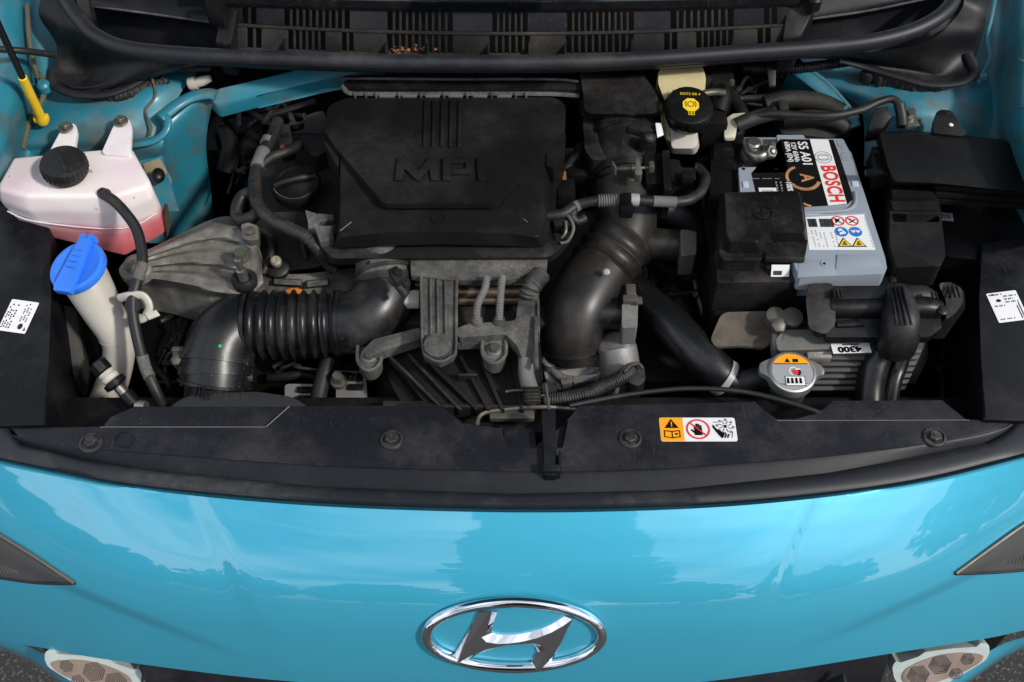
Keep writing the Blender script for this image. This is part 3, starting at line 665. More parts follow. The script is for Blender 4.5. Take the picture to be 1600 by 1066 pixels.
# end aprons hanging over the wings
b = BM(); patch(b, [[(78, -30, .985), (110, -30, .985), (135, -20, .98)], [(60, 20, .955), (92, 30, .955), (126, 36, .96)], [(88, 70, .92), (118, 72, .93), (152, 62, .95)], [(84, 112, .905), (134, 112, .90), (200, 82, .945)], [(96, 138, .905), (160, 136, .905), (252, 92, .94)], [(140, 150, .90), (215, 130, .90), (300, 96, .94)], [(200, 143, .90), (250, 113, .90), (345, 97, .938)]], 6, 6)
patch(b, [[(1500, -30, .985), (1530, -30, .985), (1560, -30, .98)], [(1506, 5, .96), (1528, 12, .955), (1545, 15, .95)], [(1486, 36, .955), (1522, 48, .94), (1536, 52, .93)], [(1448, 66, .945), (1494, 78, .92), (1524, 92, .905)], [(1400, 76, .94), (1470, 112, .90), (1520, 118, .905)], [(1350, 83, .938), (1420, 108, .90), (1460, 134, .895)], [(1300, 86, .936), (1330, 94, .91), (1385, 118, .895)], [(1250, 90, .934), (1290, 92, .915), (1310, 96, .90)]], 6, 6)
split('end_apron', b, M['black'], cowl, ang=60)
b = BM(); tube(b, [(80, 112, .905), (84, 132, .905), (112, 146, .903), (160, 148, .902), (200, 136, .902), (235, 116, .905), (275, 107, .912), (330, 105, .92)], .006, 10, 8, flat=.6); tube(b, [(92, 126, .91), (118, 137, .909), (158, 134, .909), (192, 122, .909), (222, 110, .911)], .0012, 6)
tube(b, [(1310, 93, .915), (1350, 104, .905), (1400, 119, .902), (1452, 132, .90), (1500, 129, .90), (1523, 112, .905), (1512, 84, .915)], .006, 10, 8, flat=.6)
split('apron_lip', b, M['panel'], cowl)
b = BM()   # fibrous sealing foam under the lips
random.seed(3)
for k in range(34):
    x = 150+k*3.3; y = 150-max(0, (x-195))*.35+random.uniform(-2, 3); lathe(b, V(x, y, .893), (0, 0, 1), [(.004, -.01), (.0062, 0), (.004, .006), (.001, .008)], 7)
for k in range(30):
    x = 1350+k*4; y = 116+min(18, k*.9)+random.uniform(-2, 3); lathe(b, V(x, y, .893), (0, 0, 1), [(.004, -.01), (.0055, 0), (.004, .005), (.001, .007)], 7)
link('foam_edge', b, M['dark_dusty'], cowl, kind='stuff')
b = BM()
for k in range(46):
    c = V(random.gauss(640, 17), random.gauss(77, 2.6), .944); a = random.uniform(0, 6.3); l = random.uniform(.001, .0032); d = Vector((math.cos(a), math.sin(a), random.uniform(-.4, .8)))*l; e = Vector((-d.y, d.x, .4*l))*.6
    vs = [b.verts.new(p) for p in (c-d, c+e, c+d, c-e)]; b.faces.new(vs)
o = link('dry_leaf_litter', b, M['leaf'], kind='stuff', smooth=False); tag(o, 'small brown dry leaf crumbs caught on the cowl slots', 'leaf litter')

# ================================================================== WINGS (painted body sides of the bay)
wl = thing('inner_wing', 'left teal inner wing with the suspension tower, dusty and brightly lit', 'inner wing', V(150, 180, .86), 'teal inner wings')
b = BM()
patch(b, [[(-60, -60, .97), (-10, -60, .975), (30, -60, .965), (60, -60, .93), (110, -60, .92)],
          [(-60, 30, .955), (0, 30, .965), (32, 30, .955), (52, 30, .92), (100, 30, .90)],
          [(-60, 90, .945), (10, 92, .955), (40, 95, .94), (62, 98, .895), (100, 100, .885)],
          [(-60, 160, .94), (0, 165, .945), (30, 168, .925), (52, 172, .875), (80, 175, .868)],
          [(-60, 230, .935), (-4, 235, .935), (16, 240, .90), (36, 245, .85), (60, 250, .845)],
          [(-60, 310, .93), (-30, 315, .90), (-10, 320, .85), (20, 325, .82), (50, 330, .81)]], 8, 8)
link('fender_ledge', b, M['paint_bay'], wl, ang=60)
b = BM()
patch(b, [[(60, 98, .885), (110, 98, .878), (180, 98, .878), (250, 98, .885), (320, 98, .885)],
          [(52, 140, .878), (110, 140, .880), (180, 138, .888), (235, 138, .898), (290, 134, .885)],
          [(48, 180, .874), (110, 178, .886), (170, 180, .889), (225, 184, .878), (262, 182, .872)],
          [(40, 222, .862), (100, 218, .866), (165, 218, .866), (222, 214, .864), (250, 216, .858)],
          [(36, 250, .84), (100, 250, .84), (165, 250, .84), (225, 250, .84), (256, 250, .84)],
          [(20, 330, .82), (90, 330, .82), (165, 330, .82), (235, 330, .82), (280, 330, .82)]], 10, 8)
link('suspension_tower', b, M['paint_bay'], wl, ang=60)
b = BM()  # sealant seam lines and flanges
tube(b, [(238, 124, .902), (243, 150, .896), (228, 172, .886), (236, 198, .876), (234, 212, .87)], .0016, 8); tube(b, [(42, 8, .957), (46, 60, .953), (52, 95, .94), (58, 120, .92)], .0028, 8)
tube(b, [(60, 115, .905), (70, 135, .90), (64, 160, .89), (46, 190, .88), (36, 232, .86)], .0035, 8); split('seam_sealer', b, M['grime'], wl)
# vertical inner wall facing the engine, with its folded top rail
b = BM()
patch(b, [[(206, 218, .868), (250, 210, .872), (256, 196, .875), (316, 150, .885), (340, 146, .885)],
          [(206, 232, .862), (252, 230, .862), (262, 214, .862), (314, 172, .868), (330, 170, .868)],
          [(212, 262, .83), (246, 262, .82), (268, 262, .81), (312, 240, .80), (322, 230, .80)],
          [(222, 310, .79), (254, 315, .77), (278, 320, .74), (316, 312, .73), (330, 300, .72)],
          [(232, 380, .72), (262, 380, .69), (285, 380, .66), (320, 380, .65), (334, 370, .64)]], 8, 8)
link('inner_wall', b, M['paint_bay'], wl, ang=60)
b = BM(); tube(b, [(250, 186, .885), (276, 165, .888), (300, 152, .89), (326, 147, .89), (337, 150, .888)], .0085, 12, 8, flat=.7)
tube(b, [(208, 226, .870), (240, 220, .872), (258, 206, .878), (262, 188, .885), (252, 180, .887)], .0055, 12, 8, flat=.7)
link('folded_rail', b, M['paint_bay'], wl)
b = BM(); prism(b, P3([(318, 146, .888), (345, 137, .888), (470, 106, .90), (600, 96, .905), (600, 112, .895), (500, 122, .89), (400, 150, .88), (340, 166, .876)]), (0, 0, -.02), .004); link('cross_bar', b, M['paint_bay'], wl)
b = BM(); lathe(b, V(68, 134, .905), (0, -.2, 1), [(.009, -.006), (.008, .003), (.005, .006)], 18); link('plug', b, M['paint_bay'], wl)
b = BM(); prism(b, P3([(222, 256, .845), (250, 246, .845), (268, 280, .83), (246, 318, .81), (232, 292, .82)]), (0, 0, -.006), .002); prism(b, P3([(232, 292, .822), (246, 318, .812), (262, 350, .76), (250, 340, .77)]), (0, 0, -.006), .002); br = link('tank_bracket', b, M['tan'], wl)
b = BM(); lathe(b, V(247, 275, .846), (.5, -.3, .8), [(.009, -.004), (.010, .002), (.007, .006), (.004, .007)], 20, sx=.8); link('bracket_plug', b, M['black_clean'], br)
b = BM(); lathe(b, V(300, 131, .893), (.95, .0, .3), [(.008, -.003), (.009, .0), (.008, .006)], 16); lathe(b, V(304, 131, .893), (.95, .1, .3), [(.006, 0), (.0065, .012), (.004, .022)], 14); o = link('white_sensor', b, M['cream'], None); tag(o, 'small cream plastic sensor at the rear end of the left teal cross bar', 'sensor')
b = BM(); tube(b, [(-60, 70, .99), (0, 77, .985), (40, 80, .975), (86, 86, .95)], .004, 10); o = link('washer_pipe', b, M['rubber']); tag(o, 'thin black rubber pipe crossing the left wing into the cowl', 'pipe')

# bonnet stay
st = thing('bonnet_stay', 'black bonnet prop rod with a yellow plastic grip standing on the left wing', 'bonnet stay', V(66, 190, .885))
a, c = V(66, 188, .887), V(-90, -150, 1.22)
m1 = a.lerp(c, .20)
p1 = V(33, 118, 0); 
def on_seg(py):   # the point of the rod seen at photo row py
    lo, hi = 0, 1
    for _ in range(40):
        mid = (lo+hi)/2; q = a.lerp(c, mid); up = q.y*_s+(q.z-CAM_Z)*_c; fx = q.y*_c-(q.z-CAM_Z)*_s
        y_ = 533-up/fx*FPX
        if y_ > py: lo = mid
        else: hi = mid
    return a.lerp(c, lo)
m1 = on_seg(121)
b = BM(); tube(b, [m1, c], .0040, 12, 2); link('rod', b, M['black_clean'], st)
d = (c-a).normalized()
b = BM(); L_ = (m1-a).length; lathe(b, a, d, [(.0075, -.002), (.0078, .004), (.0062, .009), (.0058, .012), (.0056, L_*.5), (.0052, L_), (.0042, L_+.001)], 18); 
link('grip', b, M['yellow'], st)
b = BM(); box(b, a+d*.004, (.018, .008, .008), .002, rz=.2); link('foot', b, M['yellow'], st)

# right wing
wr = thing('inner_wing', 'right teal inner wing with the suspension tower behind the black fuse box', 'inner wing', V(1470, 170, .86), 'teal inner wings')
b = BM()
patch(b, [[(1680, -60, .97), (1625, -60, .972), (1598, -60, .965), (1570, -60, .92), (1510, -60, .90)],
          [(1680, 20, .955), (1622, 25, .96), (1592, 28, .95), (1566, 28, .905), (1520, 28, .895)],
          [(1680, 100, .945), (1615, 100, .95), (1584, 100, .935), (1560, 100, .885), (1520, 100, .875)],
          [(1680, 180, .94), (1612, 180, .94), (1582, 185, .92), (1558, 185, .865), (1520, 185, .86)],
          [(1680, 260, .935), (1620, 260, .93), (1596, 262, .90), (1570, 262, .84), (1530, 262, .84)],
          [(1680, 380, .92), (1660, 380, .90), (1630, 380, .85), (1600, 380, .80), (1560, 380, .80)]], 8, 8)
link('fender_ledge', b, M['paint_bay'], wr, ang=60)
b = BM()
patch(b, [[(1250, 92, .88), (1320, 92, .875), (1400, 92, .868), (1480, 92, .868), (1540, 92, .87)],
          [(1290, 130, .872), (1345, 132, .880), (1420, 136, .888), (1490, 136, .884), (1545, 130, .875)],
          [(1340, 165, .855), (1380, 168, .870), (1430, 168, .884), (1500, 168, .880), (1550, 168, .866)],
          [(1350, 200, .845), (1385, 200, .862), (1435, 200, .866), (1500, 200, .864), (1552, 200, .855)],
          [(1350, 260, .82), (1400, 260, .82), (1440, 260, .82), (1500, 260, .82), (1560, 260, .82)]], 10, 8)
link('suspension_tower', b, M['paint_bay'], wr, ang=60)
b = BM(); tube(b, [(1246, 110, .89), (1270, 128, .886), (1300, 152, .878), (1325, 180, .868), (1335, 200, .86)], .0095, 12, 8, flat=.7); tube(b, [(1256, 104, .893), (1290, 128, .888), (1320, 160, .878), (1340, 186, .868)], .003, 8)
link('folded_rail', b, M['paint_bay'], wr)
b = BM()
patch(b, [[(1240, 100, .89), (1290, 150, .88), (1330, 200, .86)], [(1225, 130, .84), (1270, 180, .82), (1320, 230, .80)], [(1220, 180, .76), (1260, 220, .74), (1310, 260, .72)]], 6, 6); link('inner_wall', b, M['paint_bay'], wr)
b = BM(); tube(b, [(1562, -40, .95), (1550, 20, .935), (1542, 60, .92), (1546, 90, .91), (1535, 112, .90), (1528, 130, .89)], .003, 8); lathe(b, V(1533, 120, .892), (0, -.2, 1), [(.009, -.006), (.008, .003), (.005, .006)], 18); lathe(b, V(1533, 120, .897), (0, -.2, 1), [(.004, 0), (.003, .003)], 12)
tube(b, [(1592, 92, .956), (1600, 95, .957), (1640, 95, .957)], .0012, 6); tube(b, [(1582, 165, .92), (1600, 168, .94), (1640, 170, .945)], .0012, 6); split('seam_sealer', b, M['paint_bay'], wr)

# ================================================================== COOLANT RESERVOIR
cr_ = thing('coolant_reservoir', 'white translucent plastic coolant tank with pink fluid and a round black cap', 'reservoir', V(120, 280, .80))
T1 = [(22, 246), (75, 241), (150, 234), (206, 229), (233, 276), (233, 288), (214, 304), (165, 307), (41, 307), (0, 298)]
T1 = [(20, 245), (75, 240), (150, 233), (205, 229), (234, 281), (231, 291), (180, 306), (41, 306), (-2, 296), (-4, 288)]
tp = [V(x, y, .885) for x, y in T1]
mid = [p+Vector((0, -.008, -.022)) if i in (4, 5, 6, 7, 8) else p+Vector((0, 0, -.02)) for i, p in enumerate(tp)]
bt = [Vector((p.x, p.y, .790)) for p in tp]
cxx = sum(p.x for p in tp)/len(tp)
bt = [Vector((q.x+( .012 if q.x > cxx else .03), q.y, q.z)) for q in bt]
bt[7] = V(84, 374, .806); bt[8] = V(40, 356, .82); bt[9] = V(36, 340, .82); bt[6] = V(196, 402, .783); bt[5] = V(258, 366, .79); bt[4] = V(262, 344, .80)
b = bmesh.new(); rows = []
mid[4] = V(242, 300, .868); mid[5] = V(238, 312, .866); mid[6] = V(186, 330, .864); mid[7] = V(44, 330, .864); mid[8] = V(-4, 314, .866)
low_ = [m.lerp(q, .5) for m, q in zip(mid, bt)]
for L_ in (tp, mid, low_, bt): rows.append([b.verts.new(p) for p in L_])
n_ = len(tp); b.faces.new(rows[0]); b.faces.new(rows[-1][::-1])
for r1, r2 in zip(rows, rows[1:]):
    for i in range(n_): b.faces.new((r1[i], r2[i], r2[(i+1) % n_], r1[(i+1) % n_]))
bmesh.ops.recalc_face_normals(b, faces=b.faces)
bmesh.ops.bevel(b, geom=[e for e in b.edges if e.calc_face_angle(0) > R(14)], offset=.006, segments=4, profile=.55, affect='EDGES', clamp_overlap=True)
bmesh.ops.triangulate(b, faces=[f for f in b.faces if len(f.verts) > 4])
tank = link('tank', b, M['tank'], cr_, ang=50)
b = BM()
prism(b, inset_round(P3([(70, 250, .889), (94, 206, .893), (102, 192, .895), (118, 193, .895), (121, 204, .894), (116, 236, .89), (118, 250, .889)]), .006), (0, 0, -.006), .0016)
prism(b, inset_round(P3([(158, 240, .889), (176, 200, .893), (184, 184, .896), (200, 184, .896), (206, 196, .895), (204, 232, .890), (207, 245, .888)]), .006), (0, 0, -.006), .0016)
split('mounting_tab', b, M['white_tank'], cr_)
for (x, y, z) in ((103, 200, .896), (189, 190, .897)):
    b = BM(); hexbolt(b, V(x, y, z), (0, -.1, 1), .0058, .006, 1.5); lathe(b, V(x, y, z+.005), (0, 0, 1), [(.003, 0), (.003, .004), (.002, .005)], 12); link('bolt', b, M['bolt'], cr_)
b = BM(); cc = V(104, 268, .892); ax = Vector((.05, -.08, 1))
lathe(b, cc, ax, [(.021, -.008), (.021, 0), (.0255, .001), (.026, .004), (.026, .015), (.0245, .0175), (.018, .0185), (.001, .0185)], 40)
capo = link('cap', b, M['rubber'], cr_)
b = BM()
for k in range(28):
    a = 2*math.pi*k/28; box(b, cc+ax.normalized()*.009+Vector((math.cos(a)*.0262, math.sin(a)*.0262, 0)), (.0012, .0012, .011), 0)
box(b, cc+ax.normalized()*.0188, (.006, .04, .0014), .0005, rz=.5); link('grip_rib', b, M['rubber'], capo)
b = BM(); tube(b, [(-2, 305, .873), (60, 315, .873), (170, 315, .873), (236, 294, .874)], .0016, 8); link('mould_seam', b, M['white_tank'], cr_)
b = BM(); tube(b, [m_.lerp(q_, .36)+Vector((0, -.0008, 0)) for m_, q_ in ((mid[8], bt[8]), (mid[7], bt[7]), (mid[6], bt[6]), (mid[5], bt[5]))], .0009, 8, 4); link('weld_seam', b, M['tank'], cr_)
b = BM(); prism(b, [V(262, 318, .845), V(268, 350, .80), V(262, 372, .785), V(256, 340, .82)], (-.006, .004, -.004), .001); link('side_strip', b, M['brown_dust'], cr_)
# overflow hose with clip
oh = thing('overflow_hose', 'dusty black rubber hose curving from the white coolant tank down past the blue cap', 'hose', V(163, 303, .88))
HP = [(162, 304, .884), (178, 314, .888), (197, 334, .882), (213, 358, .872), (221, 388, .862), (222, 412, .855), (214, 440, .848), (207, 470, .838), (209, 500, .826), (216, 535, .81), (226, 572, .79), (244, 612, .77), (262, 650, .74)]
b = BM(); tube(b, HP, .0062, 16, 8); link('hose', b, M['rubber'], oh)
b = BM(); tube(b, [HP[5], (219, 424, .852), (215, 438, .848)], .0070, 16, 4); tube(b, [(222, 555, .80), (227, 574, .79), (234, 590, .785)], .0068, 16, 4); split('tape_wrap', b, M['grey_dusty'], oh)
b = BM(); tube(b, [(160, 302, .884), (166, 304, .887)], .0068, 12, 2); link('clamp', b, M['harness'], oh)
b = BM(); lathe(b, V(208, 478, .836), (0, -.5, .9), [(.0085, -.003), (.0095, 0), (.0085, .003)], 16); link('grommet', b, M['rubber'], oh)
b = BM(); tube(b, [(188, 466, .835), (205, 462, .842), (224, 463, .84), (233, 480, .83), (226, 496, .822), (214, 498, .82)], .004, 10, 6, flat=1.4); prism(b, P3([(226, 490, .83), (244, 484, .83), (250, 492, .826), (232, 499, .826)]), (0, 0, -.002), .0005); link('hose_clip', b, M['cream'], oh)

# washer filler
wf = thing('washer_filler', 'cream plastic filler neck closed by a bright blue flip cap', 'filler neck', V(160, 520, .75))
b = BM(); tube(b, [V(126, 424, .838), V(146, 458, .818), V(166, 492, .797), V(183, 522, .775)], .0235, 28, 6); b2 = BM()
me_pts = [(127, 426, .835, .0275), (140, 448, .824, .026), (160, 484, .800, .0235), (180, 520, .776, .0205), (186, 548, .755, .0185), (178, 590, .72, .0185), (160, 640, .68, .019), (140, 700, .63, .02)]
b.free(); b = BM(); tube(b, me_pts, .02, 28, 8); link('neck', b, M['cream'], wf)
b = BM(); lathe(b, V(183, 528, .770), (V(186, 548, .755)-V(178, 512, .782)), [(.0200, -.0006), (.0208, .0), (.0200, .0006)], 28); link('mould_line', b, M['cream'], wf)
b = BM(); nd = (V(118, 410, .845)-V(160, 484, .800)).normalized(); nd = (nd*.2+Vector((-.16, -.30, .92))*.8).normalized()
cp = V(120, 416, .856)
lathe(b, cp, nd, [(.028, -.010), (.0325, -.008), (.0335, -.002), (.0325, .001), (.029, .002), (.027, .0008), (.001, .0008)], 44); cap_ = link('flip_cap', b, M['blue'], wf)
b = BM(); h0, h1 = V(142, 372, .868), V(106, 452, .852)
dx = (h1-h0); dx = dx - nd*dx.dot(nd); dx.normalize(); sd = nd.cross(dx)
c0 = cp+nd*.004+ (h0-cp)*0
def q(u, v, h): return cp + dx*u + sd*v + nd*h
prism(b, [q(-.034, -.0075, .009), q(-.034, .0075, .009), q(.030, .0125, .007), q(.036, .011, .005), q(.036, -.011, .005), q(.030, -.0125, .007)], -nd*.009, .002); 
hd = link('cap_handle', b, M['blue'], cap_)
b = BM()
for k in range(4):
    u = -.018+k*.0075; prism(b, [q(u, -.0045, .0094), q(u, .0045, .0094), q(u+.0022, .0045, .0094), q(u+.0022, -.0045, .0094)], -nd*.002)
link('moulded_mark', b, M['blue'], cap_)
b = BM(); lathe(b, q(-.036, -.006, .003), nd, [(.004, -.006), (.004, .004)], 12); lathe(b, q(-.036, .006, .003), nd, [(.004, -.006), (.004, .004)], 12); split('hinge', b, M['blue'], cap_)
# AC service port
ac = thing('service_port', 'small pipe end with black screw cap and white ring beside the washer neck', 'service port', V(190, 620, .76))
b = BM(); a0 = V(150, 566, .80); ax = (V(212, 634, .765)-a0); ax.normalize()
lathe(b, a0, ax, [(.009, 0), (.0112, .002), (.0112, .013), (.0095, .015)], 8); link('screw_cap', b, M['black_clean'], ac)
b = BM(); lathe(b, a0+ax*.015, ax, [(.0095, 0), (.0102, .002), (.0085, .004), (.0102, .006), (.0102, .011), (.008, .013)], 24); link('white_ring', b, M['cream'], ac)
b = BM(); lathe(b, a0+ax*.028, ax, [(.013, 0), (.013, .006), (.006, .008), (.0055, .018), (.009, .019), (.009, .034)], 20); link('fitting', b, M['black_clean'], ac)
b = BM(); lathe(b, a0+ax*.037, ax, [(.0062, 0), (.0062, .011)], 20); lathe(b, V(214, 634, .768), (1, -.2, .2), [(.006, 0), (.006, .012)], 12); link('metal_neck', b, M['steel'], ac)

# ================================================================== ENGINE, LEFT AND MIDDLE
# ---- engine mount bracket: a ribbed casting
mt = thing('engine_mount_bracket', 'dirty ribbed cast aluminium engine mount bracket between the white tank and the corrugated hose', 'bracket', V(300, 410, .78))
up_ = smooth_curve([(190, 416), (200, 401), (225, 393), (265, 374), (310, 352), (345, 339), (378, 342), (398, 365), (408, 400)], 8)
dn_ = smooth_curve([(190, 424), (198, 436), (215, 440), (250, 446), (290, 457), (330, 468), (365, 472), (392, 468), (412, 448)], 8)
b = BM(); g = []
for i, (a, c) in enumerate(zip(up_, dn_)):
    u = i/(len(up_)-1); col = []
    for j in range(41):
        v = j/40; px = a[0]+(c[0]-a[0])*v; py = a[1]+(c[1]-a[1])*v
        z = .822 - .02*v + .012*u
        rib = 0
        if u > .16:
            f_ = sst(.16, .34, u)*(1-sst(.72, .93, u)*.85)
            f2 = sst(.20, .34, u)*(1-sst(.78, .86, u)); wv = .5+.5*math.cos((v-.5+.03*math.sin(u*5))*math.pi*2*3.1)
            rib = .0045*f_ - .0085*sst(.50, .20, wv)*f2 if 0 else (.0055*f_ - .0100*(1-sst(.22, .52, wv))*f2)
        edge = min(v, 1-v)
        z += rib - .016*(1-sst(0, .12, edge)) + .0016*mnoise.noise(Vector((px*.035, py*.05, 0))) + .0009*mnoise.noise(Vector((px*.12, py*.12, 3)))
        col.append(V(px, py, z))
    g.append([col[0]+Vector((0, .002, -.05))]+col+[col[-1]+Vector((0, -.002, -.05))])
gridmesh(b, g); body = link('casting', b, M['alu'], mt, ang=55)
b = BM(); lathe(b, V(212, 422, .824), (0, -.1, 1), [(.0155, -.01), (.0155, .002), (.0125, .004), (.009, .004), (.008, -.004)], 24, sx=1.2); link('mount_eye', b, M['alu'], mt)
for (x, y, z, r) in ((376, 402, .838, .0075),):
    b = BM(); hexbolt(b, V(x, y, z), (.05, -.15, 1), r, .011, 1.35); link('bolt', b, mat('olive_bolt', (.12, .13, .09), .5, .6, dust=.6, dcol=(.15, .13, .1), dscale=50), mt)
b = BM(); lathe(b, V(381, 436, .828), (.0, -.1, 1), [(.0145, -.008), (.0150, 0), (.0125, .004), (.008, .002), (.008, -.002)], 28); link('rubber_bush', b, M['rubber'], mt)
b = BM(); lathe(b, V(381, 436, .828), (-.06, .12, 1), [(.0065, 0), (.0060, .008), (.0060, .014), (.0040, .015), (.0040, .024), (.0045, .024), (.0045, .030), (.003, .031)], 18); link('stud', b, M['steel'], mt)

# ---- cam cover, oil cap, front cover
cc_ = thing('cam_cover', 'black dusty cylinder head cover with round oil filler cap left of the large air box', 'engine cover', V(450, 340, .76))
b = BM(); taper(b, inset_round(P3([(402, 250, .80), (430, 215, .81), (500, 200, .82), (560, 220, .82), (560, 395, .80), (500, 410, .79), (430, 395, .79), (398, 350, .79)]), .012), inset_round(P3([(390, 250, .70), (420, 205, .70), (500, 190, .70), (580, 220, .70), (580, 400, .70), (500, 420, .70), (420, 405, .70), (388, 350, .70)]), .012), .004); link('cover_body', b, M['dark_dusty'], cc_)
b = BM(); oc = V(461, 285, .838); oax = Vector((-.05, -.12, 1))
lathe(b, oc, oax, [(.026, -.02), (.0305, -.012), (.031, -.004), (.029, 0), (.024, .001), (.023, -.001), (.001, -.001)], 44); ocap = link('oil_cap', b, M['black'], cc_)
b = BM(); tube(b, [oc+Vector((-.024, -.008, .001)), oc+Vector((-.010, -.003, .004)), oc+Vector((.008, .003, .004)), oc+Vector((.024, .009, .001))], .0048, 10, 6, flat=1.1); link('cap_grip', b, M['black'], ocap)
b = BM(); fo = Fr(oc+Vector((0, 0, .0)), (1, .2, 0), (-.2, 1, .12)); fo.ring(b, 0, 0, .0265, .0275, .0012, .0006, 40, 190, 350); link('cap_rim', b, M['grey_dusty'], ocap)
b = BM(); taper(b, inset_round(P3([(398, 350, .80), (420, 332, .81), (470, 330, .81), (520, 345, .80), (525, 400, .79), (500, 418, .785), (430, 425, .785), (405, 430, .785)]), .01), inset_round(P3([(395, 360, .74), (420, 340, .74), (470, 340, .74), (530, 350, .74), (535, 420, .74), (500, 430, .74), (430, 440, .74), (400, 444, .74)]), .01), .005)
tube(b, [(402, 356, .806), (420, 372, .806), (424, 396, .80), (410, 428, .79)], .005, 10); tube(b, [(452, 345, .812), (470, 372, .81), (478, 404, .79)], .004, 10); link('front_cover', b, M['dark_dusty'], cc_)
b = BM(); lathe(b, V(433, 416, .795), (0, -.25, 1), [(.013, -.012), (.014, -.002), (.011, 0)], 24); link('bolt_boss', b, M['rubber'], cc_)
b = BM(); lathe(b, V(432, 411, .802), (0, -.25, 1), [(.0065, 0), (.0068, .006), (.005, .0085), (.002, .0085), (.002, .007)], 20); link('bolt', b, mat('brass_bolt', (.50, .45, .36), .4, .6, dust=.5, dcol=(.3, .25, .2), dscale=60), cc_)
b = BM(); prism(b, P3([(408, 425, .785), (470, 432, .78), (505, 425, .78), (560, 415, .78), (580, 440, .775), (560, 462, .77), (470, 462, .77), (402, 470, .77)]), (0, 0, -.02), .003); taper(b, P3([(428, 436, .788), (470, 438, .788), (470, 446, .788), (428, 444, .788)]), P3([(426, 434, .778), (472, 436, .778), (472, 448, .778), (426, 446, .778)]), .001); taper(b, P3([(480, 440, .788), (512, 436, .788), (512, 445, .788), (480, 449, .788)]), P3([(478, 438, .778), (514, 434, .778), (514, 447, .778), (478, 451, .778)]), .001)
link('timing_case_edge', b, M['grey_dusty'], cc_)
b = BM(); lathe(b, V(460, 464, .786), (0, -.2, 1), [(.010, -.02), (.011, 0), (.010, .004), (.007, .006)], 24, sx=1.4); o = link('dipstick_handle', b, M['orange'], cc_)
b = BM(); prism(b, inset_round(P3([(478, 180, .85), (506, 172, .85), (520, 230, .84), (492, 246, .835), (470, 230, .84)]), .006), (0, 0, -.05), .004); tube(b, [(462, 208, .845), (482, 206, .85), (502, 208, .85)], .002, 8); link('actuator', b, M['dark_dusty'], cc_)
b = BM(); prism(b, P3([(430, 196, .85), (452, 192, .85), (458, 222, .845), (436, 228, .845)]), (0, 0, -.03), .003); prism(b, P3([(436, 198, .856), (448, 196, .856), (450, 206, .856), (438, 208, .856)]), (0, 0, -.01), .001); link('connector', b, M['dark_dusty'], cc_)
b = BM(); box(b, V(441, 231, .842), (.006, .006, .006), .001, rz=.3); link('connector_lock', b, mat('faded_red_lock', (.16, .03, .015), .6), cc_)

# left wiring harness
wh = thing('wiring_harness', 'thick taped black wiring loom curling round the round oil filler cap', 'wiring loom', V(410, 300, .82))
b = BM(); tube(b, [(434, 190, .858), (428, 208, .862), (412, 240, .862), (402, 262, .860), (398, 290, .858), (402, 318, .858), (420, 340, .858), (450, 356, .856), (478, 370, .852), (500, 392, .84), (520, 420, .80)], .0080, 16, 8, rings=60, amp=.0002); link('loom', b, M['harness'], wh)
b = BM(); tube(b, [(404, 262, .862), (424, 246, .862), (450, 236, .858), (470, 226, .85)], .006, 12, 8); tube(b, [(398, 300, .855), (380, 306, .85), (370, 324, .845), (372, 342, .84), (392, 340, .845), (404, 330, .85)], .0075, 12, 8); link('branch', b, M['harness'], wh)
b = BM(); tube(b, [(412, 236, .863), (406, 250, .863), (402, 262, .862)], .0088, 14, 3); tube(b, [(416, 226, .863), (420, 218, .863)], .0085, 14, 2); link('tape_wrap', b, M['tape'], wh)
b = BM(); prism(b, P3([(376, 350, .85), (388, 347, .85), (404, 352, .845), (404, 374, .84), (390, 376, .84), (378, 372, .84)]), (0, 0, -.014), .002); lathe(b, V(391, 362, .852), (0, -.1, 1), [(.006, 0), (.006, .003), (.003, .004)], 12); link('loom_bracket', b, M['bolt'], wh)
# ground strap brackets left of the air box
b = BM(); prism(b, P3([(476, 327, .865), (498, 335, .865), (520, 334, .862), (522, 342, .862), (498, 348, .862), (490, 372, .85), (480, 374, .85), (482, 350, .86)]), (0, 0, -.008), .0015)
prism(b, P3([(490, 352, .868), (520, 352, .868), (522, 374, .862), (500, 378, .862)]), (0, 0, -.012), .002); o = link('air_box_latch', b, M['grey_dusty']); tag(o, 'dusty grey metal latch clamped to the left edge of the black air box', 'latch')

# ---- air box with embossed letters
ab = thing('air_filter_box', 'large matt black air filter box with embossed letters MPI in the middle of the bay', 'air filter box', V(690, 260, .80))
b = BM(); 
lidtop = P3([(532, 236, .892), (545, 180, .892), (860, 180, .892), (852, 236, .892), (851, 348, .882), (841, 372, .880), (800, 365, .882), (690, 362, .883), (600, 363, .882), (532, 371, .880)])
lidbot = P3([(530, 238, .84), (543, 180, .84), (864, 180, .84), (862, 238, .84), (866, 358, .852), (852, 388, .850), (800, 384, .864), (690, 382, .864), (600, 384, .864), (522, 388, .858)])
taper(b, inset_round(lidtop, .006), inset_round(lidbot, .006), .003, 3); link('lid', b, M['cover'], ab, ang=40)
b = BM(); rt = [(512, 166), (540, 153), (868, 152), (884, 164), (883, 205), (855, 232), (775, 316), (768, 318), (605, 318), (598, 316), (524, 230), (508, 206)]
prism(b, inset_round(poly(rt, .8985), .008), (0, 0, -.008), .0022, 2); rp = link('raised_panel', b, M['cover'], ab, ang=40)
b = BM(); prism(b, inset_round(poly([(508, 208), (524, 232), (530, 246), (528, 262), (516, 240), (507, 225)], .892), .003), (0, 0, -.035), .002); prism(b, inset_round(poly([(884, 206), (856, 234), (852, 258), (868, 264), (883, 240)], .892), .004), (0, 0, -.04), .003); split('corner_piece', b, M['cover'], ab)
